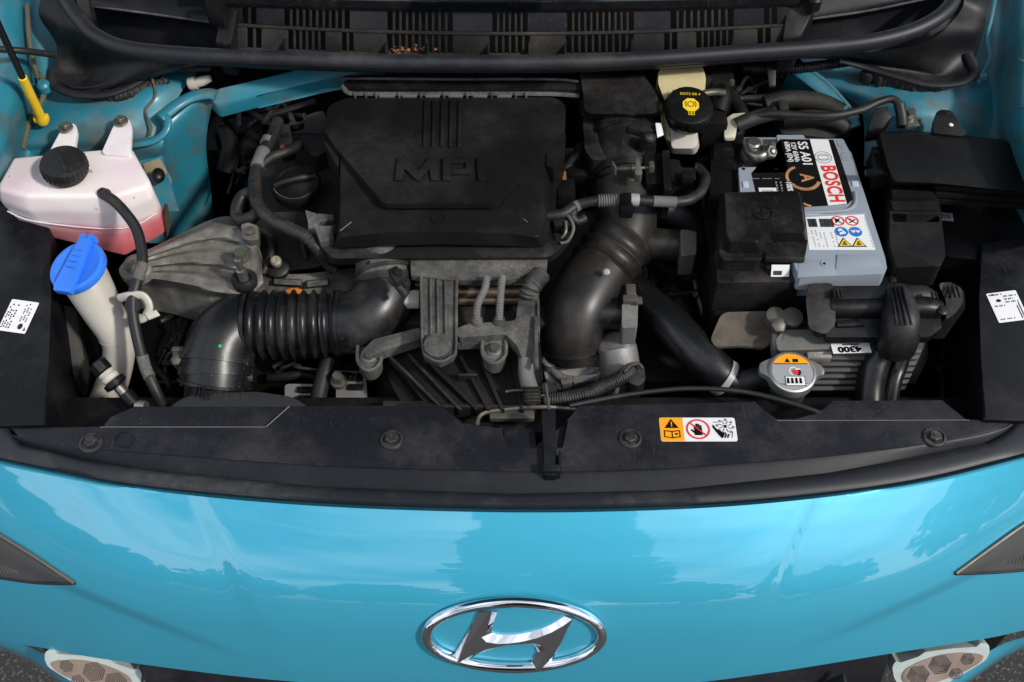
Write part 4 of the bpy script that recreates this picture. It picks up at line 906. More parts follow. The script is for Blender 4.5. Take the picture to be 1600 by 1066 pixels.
for k in range(5):
    x = 662+k*13.5; b = BM(); prism(b, poly([(x, 156), (x+6, 156), (x+4.5+(662+27-x)*.02, 229), (x-1, 229)], .9012), (0, 0, -.003), .0011); link('rib', b, M['cover'], ab)
o0 = V(686, 262, .8985); fm = Fr(o0, (1, 0, 0), (0, 1, 0))
def mletter(pp, name):
    b = BM()
    for p in pp: prism(b, poly(p, .9022), (0, 0, -.004), .0007)
    link(name, b, M['cover'], rp)
mletter([[(617, 281), (621, 246), (636, 246), (653, 268), (670, 246), (684, 246), (685, 281), (673, 281), (672, 262), (656, 281), (650, 281), (632, 262), (629, 281)]], 'letter_m')
mletter([[(692, 281), (692, 246), (732, 246), (740, 251), (741, 265), (734, 271), (704.5, 271), (704.5, 265), (729, 264), (729, 254), (704, 254), (704, 281)]], 'letter_p')
mletter([[(747, 281), (745, 246), (757, 246), (760, 281)]], 'letter_i')
b = BM(); c = V(684, 342, .8845); lathe(b, c, (0, 0, 1), [(.0082, -.001), (.0082, .0012), (.0068, .0012), (.0068, -.001)], 30, cap=False); box(b, c, (.0015, .008, .0015), .0004); link('gate_mark', b, M['cover'], ab)
b = BM(); tube(b, [V(531, 361, .8835), V(549, 347, .8838)], .0007, 6, 1); tube(b, [V(818, 342, .8838), V(824, 347, .8838)], .0006, 6, 1); split('scratch', b, M['pale_line'], ab)
b = BM(); fp = [(497, 350), (510, 342), (530, 350), (850, 350), (868, 345), (888, 345), (892, 368), (876, 388), (858, 402), (520, 404), (500, 384)]
taper(b, inset_round(poly(fp, .853), .006), inset_round(poly([(x, y+(10 if y > 360 else 0)) for x, y in fp], .825), .006), .003); link('lower_flange', b, M['dark_dusty'], ab)
b = BM(); prism(b, poly([(852, 260), (870, 258), (869, 330), (872, 345), (853, 345)], .868), (0, 0, -.03), .002); prism(b, poly([(862, 332), (890, 334), (892, 352), (866, 352)], .87), (0, 0, -.012), .002); link('side_wall', b, M['cover'], ab)
b = BM(); tube(b, [(872, 334, .872), (888, 338, .874), (896, 356, .868), (888, 376, .858), (876, 380, .856)], .002, 8); tube(b, [(884, 346, .872), (884, 362, .868), (878, 372, .862)], .0018, 8); link('spring_clip', b, M['bolt'], ab)
# rear rim of the lower box with drip teeth
b = BM(); prism(b, inset_round(P3([(536, 118, .905), (900, 116, .905), (918, 124, .905), (918, 140, .905), (560, 138, .905), (538, 134, .905)]), .004), (0, 0, -.012), .002); link('rear_rim', b, M['black'], ab)
b = BM(); tube(b, [(540, 126, .907), (545, 123, .908), (700, 124, .908), (860, 124, .908), (905, 128, .908)], .0017, 8); link('rim_bead', b, M['grey_dusty'], ab)
b = BM(); tube(b, [(536, 134, .902), (544, 145, .900), (570, 147, .9), (700, 147, .9), (850, 147, .9), (905, 150, .9)], .0032, 8, flat=.7); link('rim_edge', b, M['alu_clean'] if 0 else M['grey_dusty'], ab)
for x in (555, 572, 588, 624, 658, 694, 730, 768, 806, 822):
    b = BM(); box(b, V(x, 149, .9015), (.0024, .006, .006), .0006); link('drip_tooth', b, M['grey_dusty'], ab)
for (x, w_) in ((605, .02), (640, .018), (676, .018), (712, .018), (750, .018), (788, .018)):
    b = BM(); box(b, V(x, 150, .899), (w_, .005, .004), .001); link('drip_ledge', b, M['alu_clean'], ab)

# ---- corrugated intake hose
ih = thing('intake_hose', 'black corrugated rubber intake hose with smooth elbows at both ends, below the air box', 'intake hose', V(460, 510, .79))
b = BM()
tube(b, [(336, 606, .754, .0395), (338, 580, .765, .0400), (341, 556, .774, .040), (352, 530, .782, .0405), (378, 511, .786, .0390), (398, 508, .787, .0370)], .04, 36, 8); link('elbow', b, M['hose'], ih)
b = BM(); tube(b, [(390, 508, .787, .0385), (430, 508, .788, .0385), (480, 507, .789, .0382), (532, 505, .79, .037)], .038, 40, 40, rings=9, amp=.0032); link('bellows', b, M['hose'], ih, ang=80)
b = BM(); tube(b, [(526, 505, .79, .0362), (556, 503, .793, .0368), (585, 487, .798, .0375), (600, 460, .806, .0365), (603, 440, .812, .034)], .037, 36, 8); link('elbow', b, M['hose'], ih)
b = BM(); tube(b, [(386, 508, .787, .0415), (392, 508, .787, .0415)], .04, 36, 2); tube(b, [(528, 505, .79, .0385), (534, 505, .79, .0385)], .04, 36, 2); split('collar', b, M['hose'], ih)
for (pa, pb, r) in (((340, 562, .772), (339, 569, .7695), .0425), ((338, 576, .7665), (337.5, 589, .7615), .0425), ((337, 596, .759), (336.5, 600, .757), .0425)):
    b = BM(); tube(b, [V(*pa), V(*pb)], r, 40, 2); link('clamp_band', b, M['hose'], ih)
b = BM(); tube(b, [V(603, 444, .811), V(602, 433, .815)], .0365, 36, 2); link('clamp_band', b, M['dark_dusty'], ih)
b = BM(); tube(b, [V(602, 428, .817), V(601, 422, .819)], .0355, 36, 2); link('clamp_band', b, M['hose_brown'], ih)
b = BM(); tube(b, [V(602, 436, .814), V(598, 396, .828)], .033, 36, 2); link('box_spout', b, M['grey_dusty'], ih)
b = BM(); box(b, V(282, 562, .775), (.014, .02, .016), .002, rz=.2); box(b, V(280, 548, .782), (.016, .007, .008), .002); box(b, V(288, 577, .77), (.012, .006, .008), .002); lathe(b, V(277, 563, .784), (-.3, -.3, 1), [(.007, 0), (.007, .003), (.004, .005)], 6); link('clamp_screw', b, M['bolt'], ih)
b = BM(); box(b, V(385, 590, .765), (.014, .006, .008), .002, rz=-.1); lathe(b, V(379, 588, .766), (0, 0, 1), [(.006, -.01), (.006, .003)], 14); link('clamp_tab', b, M['bolt'], ih)
b = BM(); tube(b, [(612, 436, .868), (622, 446, .865), (634, 461, .858)], .0048, 12, 4); box(b, V(620, 432, .872), (.012, .022, .01), .002, rz=.5); box(b, V(630, 440, .866), (.018, .008, .008), .002, rz=-.9); lathe(b, V(623, 428, .876), (0, 0, 1), [(.005, 0), (.005, .004)], 6); link('clamp_screw', b, M['dark_dusty'], ih)
b = BM(); fm2 = Fr(V(343, 541, .809), (1, 0, 0), (0, .9, .4)); lathe(b, V(344, 541, .8105), (0, -.4, .9), [(.0022, 0), (.002, .0006)], 8); link('paint_mark', b, M['green'], ih)
# resonator end under the hose and the dark pipe behind the panel
rs_ = thing('resonator', 'black moulded air inlet box under the left end of the corrugated hose', 'air inlet', V(360, 620, .70))
b = BM(); tube(b, [V(336, 600, .757), V(334, 640, .735)], .034, 32, 2)
for k in (-1, 0, 1): box(b, V(313+k*6, 612, .789), (.0016, .010, .006), .0005)
link('spout', b, M['hose'], rs_)
b = BM(); prism(b, inset_round(P3([(262, 640, .775), (280, 625, .778), (305, 616, .78), (400, 612, .78), (455, 620, .778), (470, 628, .776), (500, 650, .77), (255, 660, .77)]), .008), (0, 0, -.06), .005, 3); link('box', b, M['hose'], rs_)

# ---- intake manifold and fuel parts in the centre
im = thing('intake_manifold', 'dark ribbed plastic intake manifold below the grey bracket in the centre of the bay', 'manifold', V(700, 600, .70))
b = BM(); taper(b, inset_round(P3([(590, 520, .775), (640, 500, .785), (840, 495, .785), (845, 560, .775), (835, 640, .755), (640, 650, .75), (610, 600, .76)]), .01), inset_round(P3([(560, 540, .66), (640, 500, .66), (840, 495, .66), (855, 560, .66), (860, 660, .66), (600, 660, .66), (570, 620, .66)]), .01), .006); link('plenum', b, M['deep'], im)
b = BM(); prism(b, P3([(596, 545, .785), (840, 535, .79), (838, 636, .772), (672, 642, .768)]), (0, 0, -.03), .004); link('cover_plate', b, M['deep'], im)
for x0, x1, y0 in ((606, 690, 556), (634, 716, 552), (664, 742, 562), (716, 760, 556), (748, 782, 562), (796, 812, 556)):
    b = BM(); prism(b, P3([(x0, y0, .794), (x0+7, y0, .794), (x1+7, 640, .776), (x1, 640, .776)]), (0, 0, -.012), .0015); link('runner_rib', b, M['black'] if x0 % 4 else M['deep'], im)
b = BM(); prism(b, P3([(716, 583, .792), (746, 583, .792), (746, 587, .791), (716, 587, .791)]), (0, 0, -.01), .001); link('cross_rib', b, M['dark_dusty'], im)
b = BM(); box(b, V(640, 640, .76), (.06, .012, .02), .003); box(b, V(730, 641, .765), (.15, .006, .02), .002); link('flange', b, M['dark_dusty'], im)
fr_ = thing('fuel_rail', 'brownish metal fuel rail pipes running behind the ribbed grey bracket', 'fuel rail', V(730, 460, .80))
b = BM(); tube(b, [V(600, 446, .808), V(845, 443, .808)], .0065, 14, 2); tube(b, [V(610, 458, .81), V(840, 456, .81)], .006, 14, 2); tube(b, [V(600, 471, .80), V(840, 469, .80)], .005, 14, 2); split('pipe', b, mat('brown_steel_pipe', (.16, .12, .085), .4, .7, dust=.6, dcol=(.13, .10, .07), dscale=30), fr_)
b = BM(); box(b, V(644, 468, .815), (.018, .02, .012), .003); link('end_block', b, M['cream'], fr_)
b = BM(); box(b, V(720, 500, .775), (.22, .03, .02), .004); link('head_edge', b, M['dark_dusty'], fr_)
cb = thing('cover_bracket', 'grey dusty ribbed plastic arm with a big round bolt below the air box', 'bracket', V(685, 480, .80))
b = BM(); P_ = [V(656, 400, .836), V(714, 400, .836), V(713, 480, .834), V(714, 545, .832), V(708, 556, .832), V(688, 565, .832), V(664, 556, .832), V(659, 545, .832), V(658, 470, .834)]
prism(b, P_, (0, 0, -.012), .002); arm = link('arm', b, M['grey_dusty'], cb)
b = BM()
for x in (674, 685, 697):
    tube(b, [V(x-2, 404, .8375), V(x-1, 460, .8365), V(x, 528, .835)], .0014, 8, 4)
split('arm_rib', b, M['grey_dusty'], cb)
b = BM(); tube(b, [(657, 402, .838), (659, 480, .836), (661, 545, .834), (672, 560, .834), (688, 565, .834), (704, 558, .834), (712, 546, .834), (713, 480, .836), (714, 402, .838)], .0017, 8, 5); link('arm_edge', b, M['grey_dusty'], cb)
b = BM(); lathe(b, V(684, 543, .834), (0, -.15, 1), [(.0155, 0), (.016, .002), (.015, .006), (.009, .0095), (.003, .0105)], 12); link('round_bolt', b, M['grey_dusty'], cb)
b = BM(); P_ = P3([(640, 404, .842), (655, 404, .842), (714, 402, .842), (856, 402, .842), (854, 420, .84), (840, 424, .838), (812, 432, .838), (795, 437, .838), (700, 437, .838), (642, 430, .838)]); prism(b, P_, (0, 0, -.01), .002); link('shelf', b, M['grey_dusty'], cb)
b = BM()
for x in (578, 586, 594): box(b, V(x, 408, .845), (.003, .012, .004), .0008, rz=-.3)
split('shelf_slot', b, M['deep'], cb)
hc = thing('harness_carrier', 'grey dusty L-shaped plastic wire carrier with two bolted lugs in the centre of the bay', 'wire carrier', V(770, 510, .80))
b = BM(); P_ = P3([(714, 512, .826), (734, 506, .826), (806, 501, .826), (810, 470, .828), (816, 458, .828), (836, 456, .828), (838, 500, .826), (840, 560, .82), (838, 566, .82), (818, 566, .82), (808, 540, .822), (790, 522, .824), (716, 528, .824)]); prism(b, inset_round(P_, .004), (0, 0, -.016), .0025); link('carrier_body', b, M['grey_dusty'], hc)
b = BM(); prism(b, inset_round(P3([(566, 548, .80), (584, 530, .806), (656, 512, .812), (656, 530, .81), (600, 548, .806), (560, 566, .79)]), .003), (0, 0, -.014), .002); prism(b, inset_round(P3([(714, 528, .815), (806, 526, .815), (806, 534, .812), (714, 538, .812)]), .002), (0, 0, -.01), .002); split('carrier_rail', b, M['grey_dusty'], hc)
for (x, y, z, gold) in ((577, 558, .792, 0), (772, 547, .812, 1)):
    b = BM(); prism(b, inset_round(P3([(x-18, y-16, z), (x+18, y-16, z), (x+19, y+6, z), (x+8, y+20, z), (x-8, y+20, z), (x-19, y+6, z)]), .006), (0, 0, -.02), .003)
    tube(b, [(x-18, y-20, z+.002), (x-18, y+6, z+.002), (x-7, y+19, z+.002), (x+7, y+19, z+.002), (x+18, y+6, z+.002), (x+18, y-20, z+.002)], .0022, 8, 5); lug = link('lug', b, M['grey_dusty'], hc)
    b = BM(); lathe(b, V(x, y, z), (0, -.1, 1), [(.0085, 0), (.0085, .002), (.0065, .003)], 22); link('washer', b, M['bolt'] if gold else M['bolt'], lug); b = BM(); hexbolt(b, V(x, y, z+.002), (0, -.1, 1), .0052, .006, 0); link('bolt', b, M['steel'], lug)
for (x0, x1) in ((760, 745), (785, 780)):
    b = BM(); tube(b, [(x0, 432, .845), (x0-2, 450, .842), (x1+1, 478, .836), (x1, 502, .83)], .0044, 12, 8, rings=16, amp=.0004); link('injector_wire', b, M['tape'], hc)
    b = BM(); lathe(b, V(x1, 503, .826), (0, .1, 1), [(.007, 0), (.0065, .004), (.005, .006)], 16); link('wire_boot', b, M['grey_dusty'], hc)
b = BM(); tube(b, [(846, 428, .84), (838, 438, .84), (830, 450, .838), (826, 462, .83)], .0105, 20, 12, rings=9, amp=.0016); link('conduit', b, M['grey_dusty'], hc, ang=80)
b = BM(); tube(b, [(822, 562, .815, .0085), (822, 580, .81, .0085), (826, 600, .80, .009), (833, 618, .79, .009)], .009, 18, 8); link('lower_loom', b, M['tape'], hc)
b = BM(); tube(b, [(831, 604, .806), (831, 630, .795)], .0105, 20, 12, rings=5, amp=.0014, sq=4); link('ribbed_plug', b, M['dark_dusty'], hc, ang=70)
b = BM(); box(b, V(838, 535, .828), (.004, .07, .006), .001); box(b, V(841, 500, .82), (.003, .05, .02), .001); split('side_rail', b, M['grey_dusty'], hc)

# ---- alternator and things low in the gap
al = thing('alternator', 'grey metal alternator casing with dark slots below the corrugated hose', 'alternator', V(520, 610, .68))
b = BM(); prism(b, inset_round(P3([(445, 600, .72), (492, 600, .72), (492, 650, .71), (445, 650, .71)]), .004), (0, 0, -.03), .003); prism(b, inset_round(P3([(525, 588, .72), (572, 588, .72), (575, 650, .71), (525, 650, .71)]), .004), (0, 0, -.03), .003); split('casing', b, M['alu_clean'], al)
b = BM()
for (x, y) in ((475, 609), (475, 623), (556, 591), (556, 605)): box(b, V(x, y, .7205), (.017, .008, .003), .001)
split('cooling_slot', b, M['deep'], al)
b = BM(); hexbolt(b, V(530, 598, .74), (0, -.1, 1), .007, .016, 1.4); link('bolt', b, M['bolt'], al)
b = BM(); tube(b, [(515, 560, .75), (505, 590, .74), (498, 620, .73), (498, 660, .72)], .0095, 14, 8); o = link('alternator_hose', b, M['dark_dusty']); tag(o, 'dark rubber hose dropping between the two slotted alternator castings', 'hose')
b = BM(); tube(b, [(425, 575, .72), (450, 560, .72), (500, 556, .725), (530, 570, .72)], .005, 10, 8); tube(b, [(420, 590, .71), (450, 588, .715), (475, 585, .715), (500, 592, .71)], .006, 10, 8); tube(b, [(440, 575, .73), (452, 571, .73), (460, 566, .73)], .002, 8); o = link('low_pipes', b, M['deep'], None); o.name = 'coolant_pipe'; tag(o, 'thin dark pipes crossing above the slotted alternator casing', 'pipe')
b = BM(); tube(b, [(306, 470, .75), (308, 480, .75), (306, 490, .748)], .0045, 10, 4); o = link('green_clip', b, M['green']); tag(o, 'tiny green plastic clip in the dark gap below the aluminium mount', 'clip')

# ================================================================== RIGHT HALF OF THE BAY
# ---- rear air chamber, flow sensor, inlet duct
ac2 = thing('air_chamber', 'black plastic air chamber with rolled edge between the air box and the brake fluid tank', 'air chamber', V(965, 160, .84))
b = BM(); taper(b, inset_round(P3([(906, 112, .915), (1000, 110, .915), (1008, 122, .915), (1030, 158, .91), (1030, 172, .908), (1020, 178, .908), (920, 178, .908), (912, 170, .908), (912, 150, .91)]), .006), inset_round(P3([(904, 112, .885), (1004, 110, .885), (1012, 122, .885), (1038, 158, .885), (1036, 178, .885), (1022, 186, .885), (918, 186, .885), (908, 176, .885), (908, 150, .885)]), .006), .004, 3); link('chamber_lid', b, M['black'], ac2)
b = BM(); tube(b, [(906, 118, .893), (909, 150, .889), (909, 172, .886), (918, 181, .886), (970, 182, .886), (1022, 181, .886), (1033, 174, .886), (1032, 160, .889), (1012, 126, .893)], .0030, 8, 6); link('rolled_edge', b, M['cover'], ac2)
b = BM(); prism(b, inset_round(P3([(910, 176, .88), (1022, 176, .88), (1026, 215, .875), (1024, 250, .87), (925, 250, .87), (914, 235, .87)]), .006), (0, 0, -.06), .004); box(b, V(1000, 198, .887), (.035, .03, .012), .003); link('chamber_body', b, M['black'], ac2)
b = BM(); box(b, V(1010, 222, .89), (.016, .014, .016), .003); lathe(b, V(1014, 217, .898), (0, 0, 1), [(.008, 0), (.008, .003), (.005, .005)], 16); link('screw_boss', b, M['black'], ac2)
b = BM(); lathe(b, V(1014, 216, .902), (0, 0, 1), [(.0048, 0), (.0048, .0025), (.003, .0035)], 6); link('screw', b, M['steel'], ac2)
b = BM(); prism(b, P3([(1024, 192, .90), (1033, 192, .90), (1037, 210, .893), (1027, 214, .893)]), (0, 0, -.002), .0006); link('white_tag', b, M['print_white'], ac2)
# bay between
b = BM(); tube(b, [(914, 228, .85), (900, 244, .85), (886, 262, .84), (876, 286, .83)], .007, 12); o = link('breather_hose', b, M['rubber']); tag(o, 'narrow black hose in the gap between the air box and the flow sensor', 'hose')
b = BM()
for k, c_ in enumerate((0, 1, 2)): tube(b, [(879+k*2, 268, .86), (880+k*2, 280, .855), (883+k*1.5, 290, .85)], .0009, 6, 4)
o = link('thin_wires', b, mat('faded_orange_wire', (.22, .09, .02), .6)); o.name = 'wire'; tag(o, 'three thin orange wires entering a plug right of the air box', 'wires')
b = BM(); box(b, V(884, 305, .84), (.022, .03, .03), .003); box(b, V(900, 275, .82), (.03, .05, .05), .004); o = link('plug_housing', b, M['black_clean']); tag(o, 'black plug housing in the gap right of the air box', 'plug')

ms = thing('air_flow_sensor', 'black cylindrical air flow sensor with side plug and long clamp screw', 'air flow sensor', V(970, 250, .84))
a0, a1 = V(972, 205, .865), V(975, 300, .825); axm = (a1-a0).normalized()
b = BM(); tube(b, [(969, 196, .868, .034), (971, 218, .860, .0345), (973, 250, .850, .0345), (975, 282, .838, .0345)], .034, 36, 6); barrel = link('barrel', b, M['black'], ms)
b = BM(); tube(b, [(969, 206, .864, .0365), (970, 212, .862, .0365)], .036, 36, 2); tube(b, [(974, 263, .845, .0385), (975, 275, .841, .0385)], .038, 36, 2); tube(b, [(975, 288, .836, .0400), (976, 296, .832, .0400)], .04, 36, 2); split('band', b, M['hose'], ms)
b = BM()    # embossed unreadable lines on the barrel
for k in range(5):
    for j in range(3 if k % 2 else 4):
        fq = V(953+k*9, 222+j*7, .893+.0*k); box(b, fq+Vector((0, 0, .0028-abs(k-2)*.0012)), (.003, .0035, .0006), 0, rx=.5)
o = split('embossed_line', b, M['grey_dusty'], ms) if 0 else b.free()
b = BM(); prism(b, inset_round(P3([(1006, 240, .878), (1034, 240, .875), (1036, 286, .868), (1010, 288, .868)]), .003), (0, 0, -.03), .003); prism(b, inset_round(P3([(1034, 235, .885), (1046, 235, .885), (1050, 296, .874), (1038, 298, .874)]), .002), (0, 0, -.045), .002); link('plug_flange', b, M['black_clean'], ms)
b = BM(); prism(b, inset_round(P3([(1046, 248, .875), (1062, 250, .875), (1064, 262, .872), (1086, 262, .872), (1088, 280, .868), (1062, 282, .868), (1050, 284, .868)]), .003), (0, 0, -.028), .003); box(b, V(1074, 277, .874), (.014, .012, .01), .001); link('plug', b, M['black'], ms)
b = BM(); lathe(b, V(1087, 260, .868), (1, 0, .2), [(.004, 0), (.004, .003)], 10); link('red_seal', b, M['red'], ms)
b = BM(); tube(b, [V(956, 264, .892), V(1018, 262, .890)], .0022, 10, 30); tube(b, [V(962, 264, .892), V(988, 263, .891)], .0036, 10, 30, rings=12, amp=.0008); link('clamp_screw', b, M['bolt'], ms)
b = BM(); prism(b, P3([(993, 248, .898), (999, 246, .898), (1004, 270, .892), (1000, 274, .89), (992, 272, .89)]), (0, 0, -.012), .001); box(b, V(1018, 261, .893), (.006, .010, .010), .001); box(b, V(959, 263, .894), (.003, .012, .012), .0008, rz=.3); link('clamp_ear', b, M['bolt'], ms)
dt = thing('inlet_duct', 'large brown-black moulded air duct with a short bellows bending down to the throttle', 'air duct', V(940, 430, .80))
b = BM(); tube(b, [(975, 290, .835, .0385), (978, 330, .823, .0375), (978, 355, .815, .0365), (968, 382, .806, .037)], .04, 36, 8); link('upper_elbow', b, M['hose_brown'], dt)
b = BM(); tube(b, [(974, 372, .809, .0400), (960, 394, .803, .0405), (944, 418, .797, .0410), (936, 430, .794, .0400)], .04, 40, 30, rings=3, amp=.0030); link('bellows', b, M['hose_brown'], dt, ang=80)
b = BM(); tube(b, [(940, 424, .796, .0395), (922, 450, .79, .0415), (904, 484, .782, .0400), (896, 516, .768, .0365), (894, 540, .752, .0345), (894, 556, .74, .0340)], .04, 40, 8); link('lower_elbow', b, M['hose_brown'], dt)
b = BM(); tube(b, [(894, 541, .752, .0375), (894, 550, .745, .0375)], .035, 36, 2); link('end_band', b, M['hose'], dt)
b = BM(); tube(b, [(1000, 378, .805, .0195), (1030, 382, .805, .0195), (1075, 383, .805, .0185)], .019, 24, 4); tube(b, [(930, 490, .79, .0175), (960, 491, .79, .0175), (985, 492, .79, .017)], .017, 24, 4); split('side_spout', b, M['hose_brown'], dt)
b = BM(); prism(b, inset_round(P3([(1063, 358, .832), (1088, 362, .828), (1088, 398, .822), (1064, 400, .822)]), .003), (0, 0, -.034), .003); c1 = link('spout_clamp', b, M['bolt'], dt)
b = BM(); prism(b, inset_round(P3([(972, 474, .814), (997, 474, .812), (996, 512, .806), (972, 513, .806)]), .003), (0, 0, -.03), .003); link('spout_clamp', b, M['tape'], dt)
b = BM(); box(b, V(985, 468, .818), (.017, .009, .006), .001); box(b, V(998, 470, .818), (.008, .010, .003), .0008); box(b, V(986, 455, .812), (.011, .018, .006), .001); link('clamp_ear', b, M['bolt'], dt)
b = BM(); lathe(b, V(948, 425, .8385), (-.1, -.5, .9), [(.0038, -.002), (.0038, .0008), (.003, .0014)], 20); link('vent_stud', b, M['print_grey'], dt)
b = BM(); random.seed(9)     # flecks of dried dirt on the duct
for k in range(90):
    x = random.gauss(903, 15); y = random.gauss(490, 12); t_ = V(x, y, .826-abs(x-903)*.0003)
    # place on the surface by casting from above later
    lathe(b, t_, (0, -.5, .9), [(random.uniform(.0004, .0011), 0), (.0003, .0006)], 5)
b.free()
b = BM(); tube(b, [(1030, 322, .82, .016), (1055, 336, .812, .0155), (1072, 350, .80, .015), (1086, 372, .78, .015)], .016, 20, 8); o = link('breather_hose', b, M['rubber']); tag(o, 'smooth black hose passing behind the clamp block of the brown air duct', 'hose')

# loom crossing the duct
lm = thing('sensor_loom', 'dusty taped wiring loom running across the duct to the flow sensor plug', 'wiring loom', V(980, 316, .87))
b = BM(); tube(b, [(855, 338, .872), (880, 334, .874), (900, 322, .876), (925, 315, .880), (970, 312, .882), (1010, 314, .88), (1050, 316, .877), (1078, 312, .875), (1096, 298, .872), (1102, 278, .87), (1092, 264, .87), (1086, 262, .87)], .0062, 14, 8); link('loom', b, M['harness'], lm)
b = BM(); tube(b, [(934, 314, .881), (968, 312, .8825)], .0075, 16, 16, rings=9, amp=.0009); tube(b, [(1020, 314.5, .88), (1056, 316, .877)], .0066, 14, 3); tube(b, [(897, 324, .876), (903, 321, .876)], .0068, 12, 2); split('sleeve', b, M['tape'], lm)
b = BM(); tube(b, [(985, 312, .882), (998, 313, .881)], .0074, 16, 3); link('white_tape', b, M['print_grey'], lm)
b = BM(); box(b, V(978, 312, .888), (.012, .012, .012), .002); box(b, V(978, 328, .878), (.016, .016, .014), .003); link('loom_clip', b, M['black_clean'], lm)
b = BM(); tube(b, [(898, 324, .874), (894, 338, .87), (902, 346, .866), (915, 340, .868)], .0055, 12, 6); link('loom_branch', b, M['harness'], lm)

# ---- throttle body
tb = thing('throttle_body', 'silver grey cast throttle body with motor housing under the end of the brown air duct', 'throttle body', V(900, 590, .72))
b = BM(); prism(b, inset_round(P3([(846, 560, .742), (870, 552, .745), (930, 550, .745), (958, 540, .748), (975, 570, .74), (960, 606, .73), (900, 616, .725), (855, 604, .73)]), .01), (0, 0, -.05), .005, 3)
tube(b, [(862, 575, .738), (880, 592, .738), (915, 594, .738), (945, 580, .738)], .006, 10); link('housing', b, M['alu_clean'], tb)
b = BM(); tube(b, [(961, 530, .772, .010), (962, 533, .769, .0185), (963, 540, .763, .0225), (966, 556, .755, .0235), (970, 590, .735, .024)], .024, 28, 5); link('motor_housing', b, M['alu_clean'], tb)
for (x, y) in ((860, 564), (932, 556)):
    b = BM(); lathe(b, V(x, y, .748), (0, -.1, 1), [(.0105, -.02), (.0105, .004), (.008, .006), (.006, .006), (.005, .002), (.001, .002)], 22); link('bolt_boss', b, M['alu_clean'], tb)
b = BM(); prism(b, inset_round(P3([(876, 590, .76), (894, 586, .76), (895, 598, .757), (878, 602, .757)]), .002), (0, 0, -.012), .0015); prism(b, inset_round(P3([(895, 588, .758), (934, 585, .758), (935, 594, .755), (896, 599, .755)]), .002), (0, 0, -.012), .0015); link('plug', b, M['grey_dusty'], tb)
b = BM(); tube(b, [(850, 625, .76), (880, 624, .762), (915, 616, .765), (950, 600, .768), (975, 588, .77), (988, 576, .772)], .0088, 16, 8, rings=40, amp=.0004); link('loom', b, M['harness'], tb)
b = BM(); tube(b, [(975, 582, .78), (985, 572, .783), (998, 569, .783), (1004, 576, .78)], .0022, 8); tube(b, [(968, 584, .778), (980, 570, .785), (995, 566, .785)], .0012, 8); split('wire', b, M['harness'], tb)
b = BM(); prism(b, inset_round(P3([(978, 572, .775), (1006, 570, .775), (1009, 594, .77), (998, 604, .768), (982, 598, .77)]), .004), (0, 0, -.025), .003); link('connector', b, M['dark_dusty'], tb)
b = BM(); prism(b, inset_round(P3([(845, 598, .75), (868, 596, .75), (872, 618, .745), (850, 622, .745)]), .004), (0, 0, -.02), .003); link('mounting_foot', b, M['dark_dusty'], tb)

# ---- coolant hose to the radiator
rh = thing('radiator_hose', 'thick black rubber radiator hose sweeping down to the radiator filler cap', 'hose', V(1060, 520, .78))
b = BM(); tube(b, [(985, 445, .76, .020), (1010, 470, .768, .0215), (1045, 503, .772, .0225), (1085, 545, .768, .0225), (1118, 578, .76, .022), (1148, 600, .75, .020)], .022, 28, 8); link('hose', b, M['hose'], rh)
b = BM(); tube(b, [(1128, 588, .757, .0225), (1136, 593, .754, .0225)], .022, 28, 2); link('white_tape', b, M['print_grey'], rh)
b = BM(); tube(b, [(1120, 606, .74, .012), (1150, 600, .755, .013), (1180, 592, .762, .013), (1205, 590, .765, .012)], .012, 18, 6); link('neck_pipe', b, M['harness'], rh)
b = BM(); tube(b, [(890, 634, .79), (930, 626, .79), (1000, 614, .792), (1080, 607, .795), (1160, 612, .797), (1230, 628, .797), (1280, 645, .795), (1310, 660, .79)], .0030, 10, 8); o = link('bonnet_cable', b, M['rubber']); tag(o, 'thin black bonnet release cable lying along the rear edge of the radiator cover', 'cable')

rc = thing('radiator_filler', 'silver eared radiator cap with orange and grey printed disc', 'radiator cap', V(1238, 580, .80))
b = BM(); cc = V(1238, 583, .800); nax = Vector((0, -.10, 1)).normalized()
prism(b, inset_round([cc+Vector((x, y, -.1*-y*0)) for x, y in ((-.0355, .008), (-.034, .014), (-.018, .022), (.018, .022), (.031, .013), (.036, .007), (.036, -.001), (.028, -.004), (.018, -.016), (-.016, -.017), (-.028, -.004), (-.0355, .001))], .006), (0, 0, -.007), .002, 2)
lathe(b, cc+Vector((0, .001, 0)), nax, [(.0265, -.012), (.0270, -.002), (.0262, .0012), (.0240, .002), (.0235, .001), (.001, .001)], 44); cap2 = link('cap', b, M['alu_clean'] if 0 else mat('brushed_cap_metal', (.62, .61, .58), .32, .85, dust=.2, dcol=(.3, .27, .22), dscale=50), rc)
fc = Fr(cc+Vector((0, .001, 0))+nax*.0012, (1, 0, 0), (0, 1, .1)); rr = .0228
b = BM(); fc.poly(b, [(rr*math.cos(R(a)), rr*math.sin(R(a))) for a in range(200-20, 361, 8)]+[(rr, 0), (rr*math.cos(R(25)), rr*math.sin(R(25))), (-rr*math.cos(R(25)), rr*math.sin(R(25)))], .0); dk = link('dark_print', b, M['print_grey'], cap2, smooth=False)
b = BM(); fc.poly(b, [(rr*math.cos(R(a)), rr*math.sin(R(a))) for a in range(25, 156, 6)], .0002); link('orange_print', b, M['print_orange'], cap2, smooth=False)
b = BM(); fc.poly(b, [(-.007, .0118), (-.001, .0118), (-.004, .0172)], .0007); fc.rect(b, .002, .012, .008, .016, .0007); fc.rect(b, -.018, .0094, .018, .0102, .0007); 
fc.rect(b, -.0095, -.0185, .0125, -.0060, .0005); link('small_print', b, M['print_black'], cap2, smooth=False)
b = BM(); fc.rect(b, -.0088, -.0178, .0118, -.0067, .0008, .0001); link('white_field', b, M['print_white'], cap2, smooth=False)
b = BM()
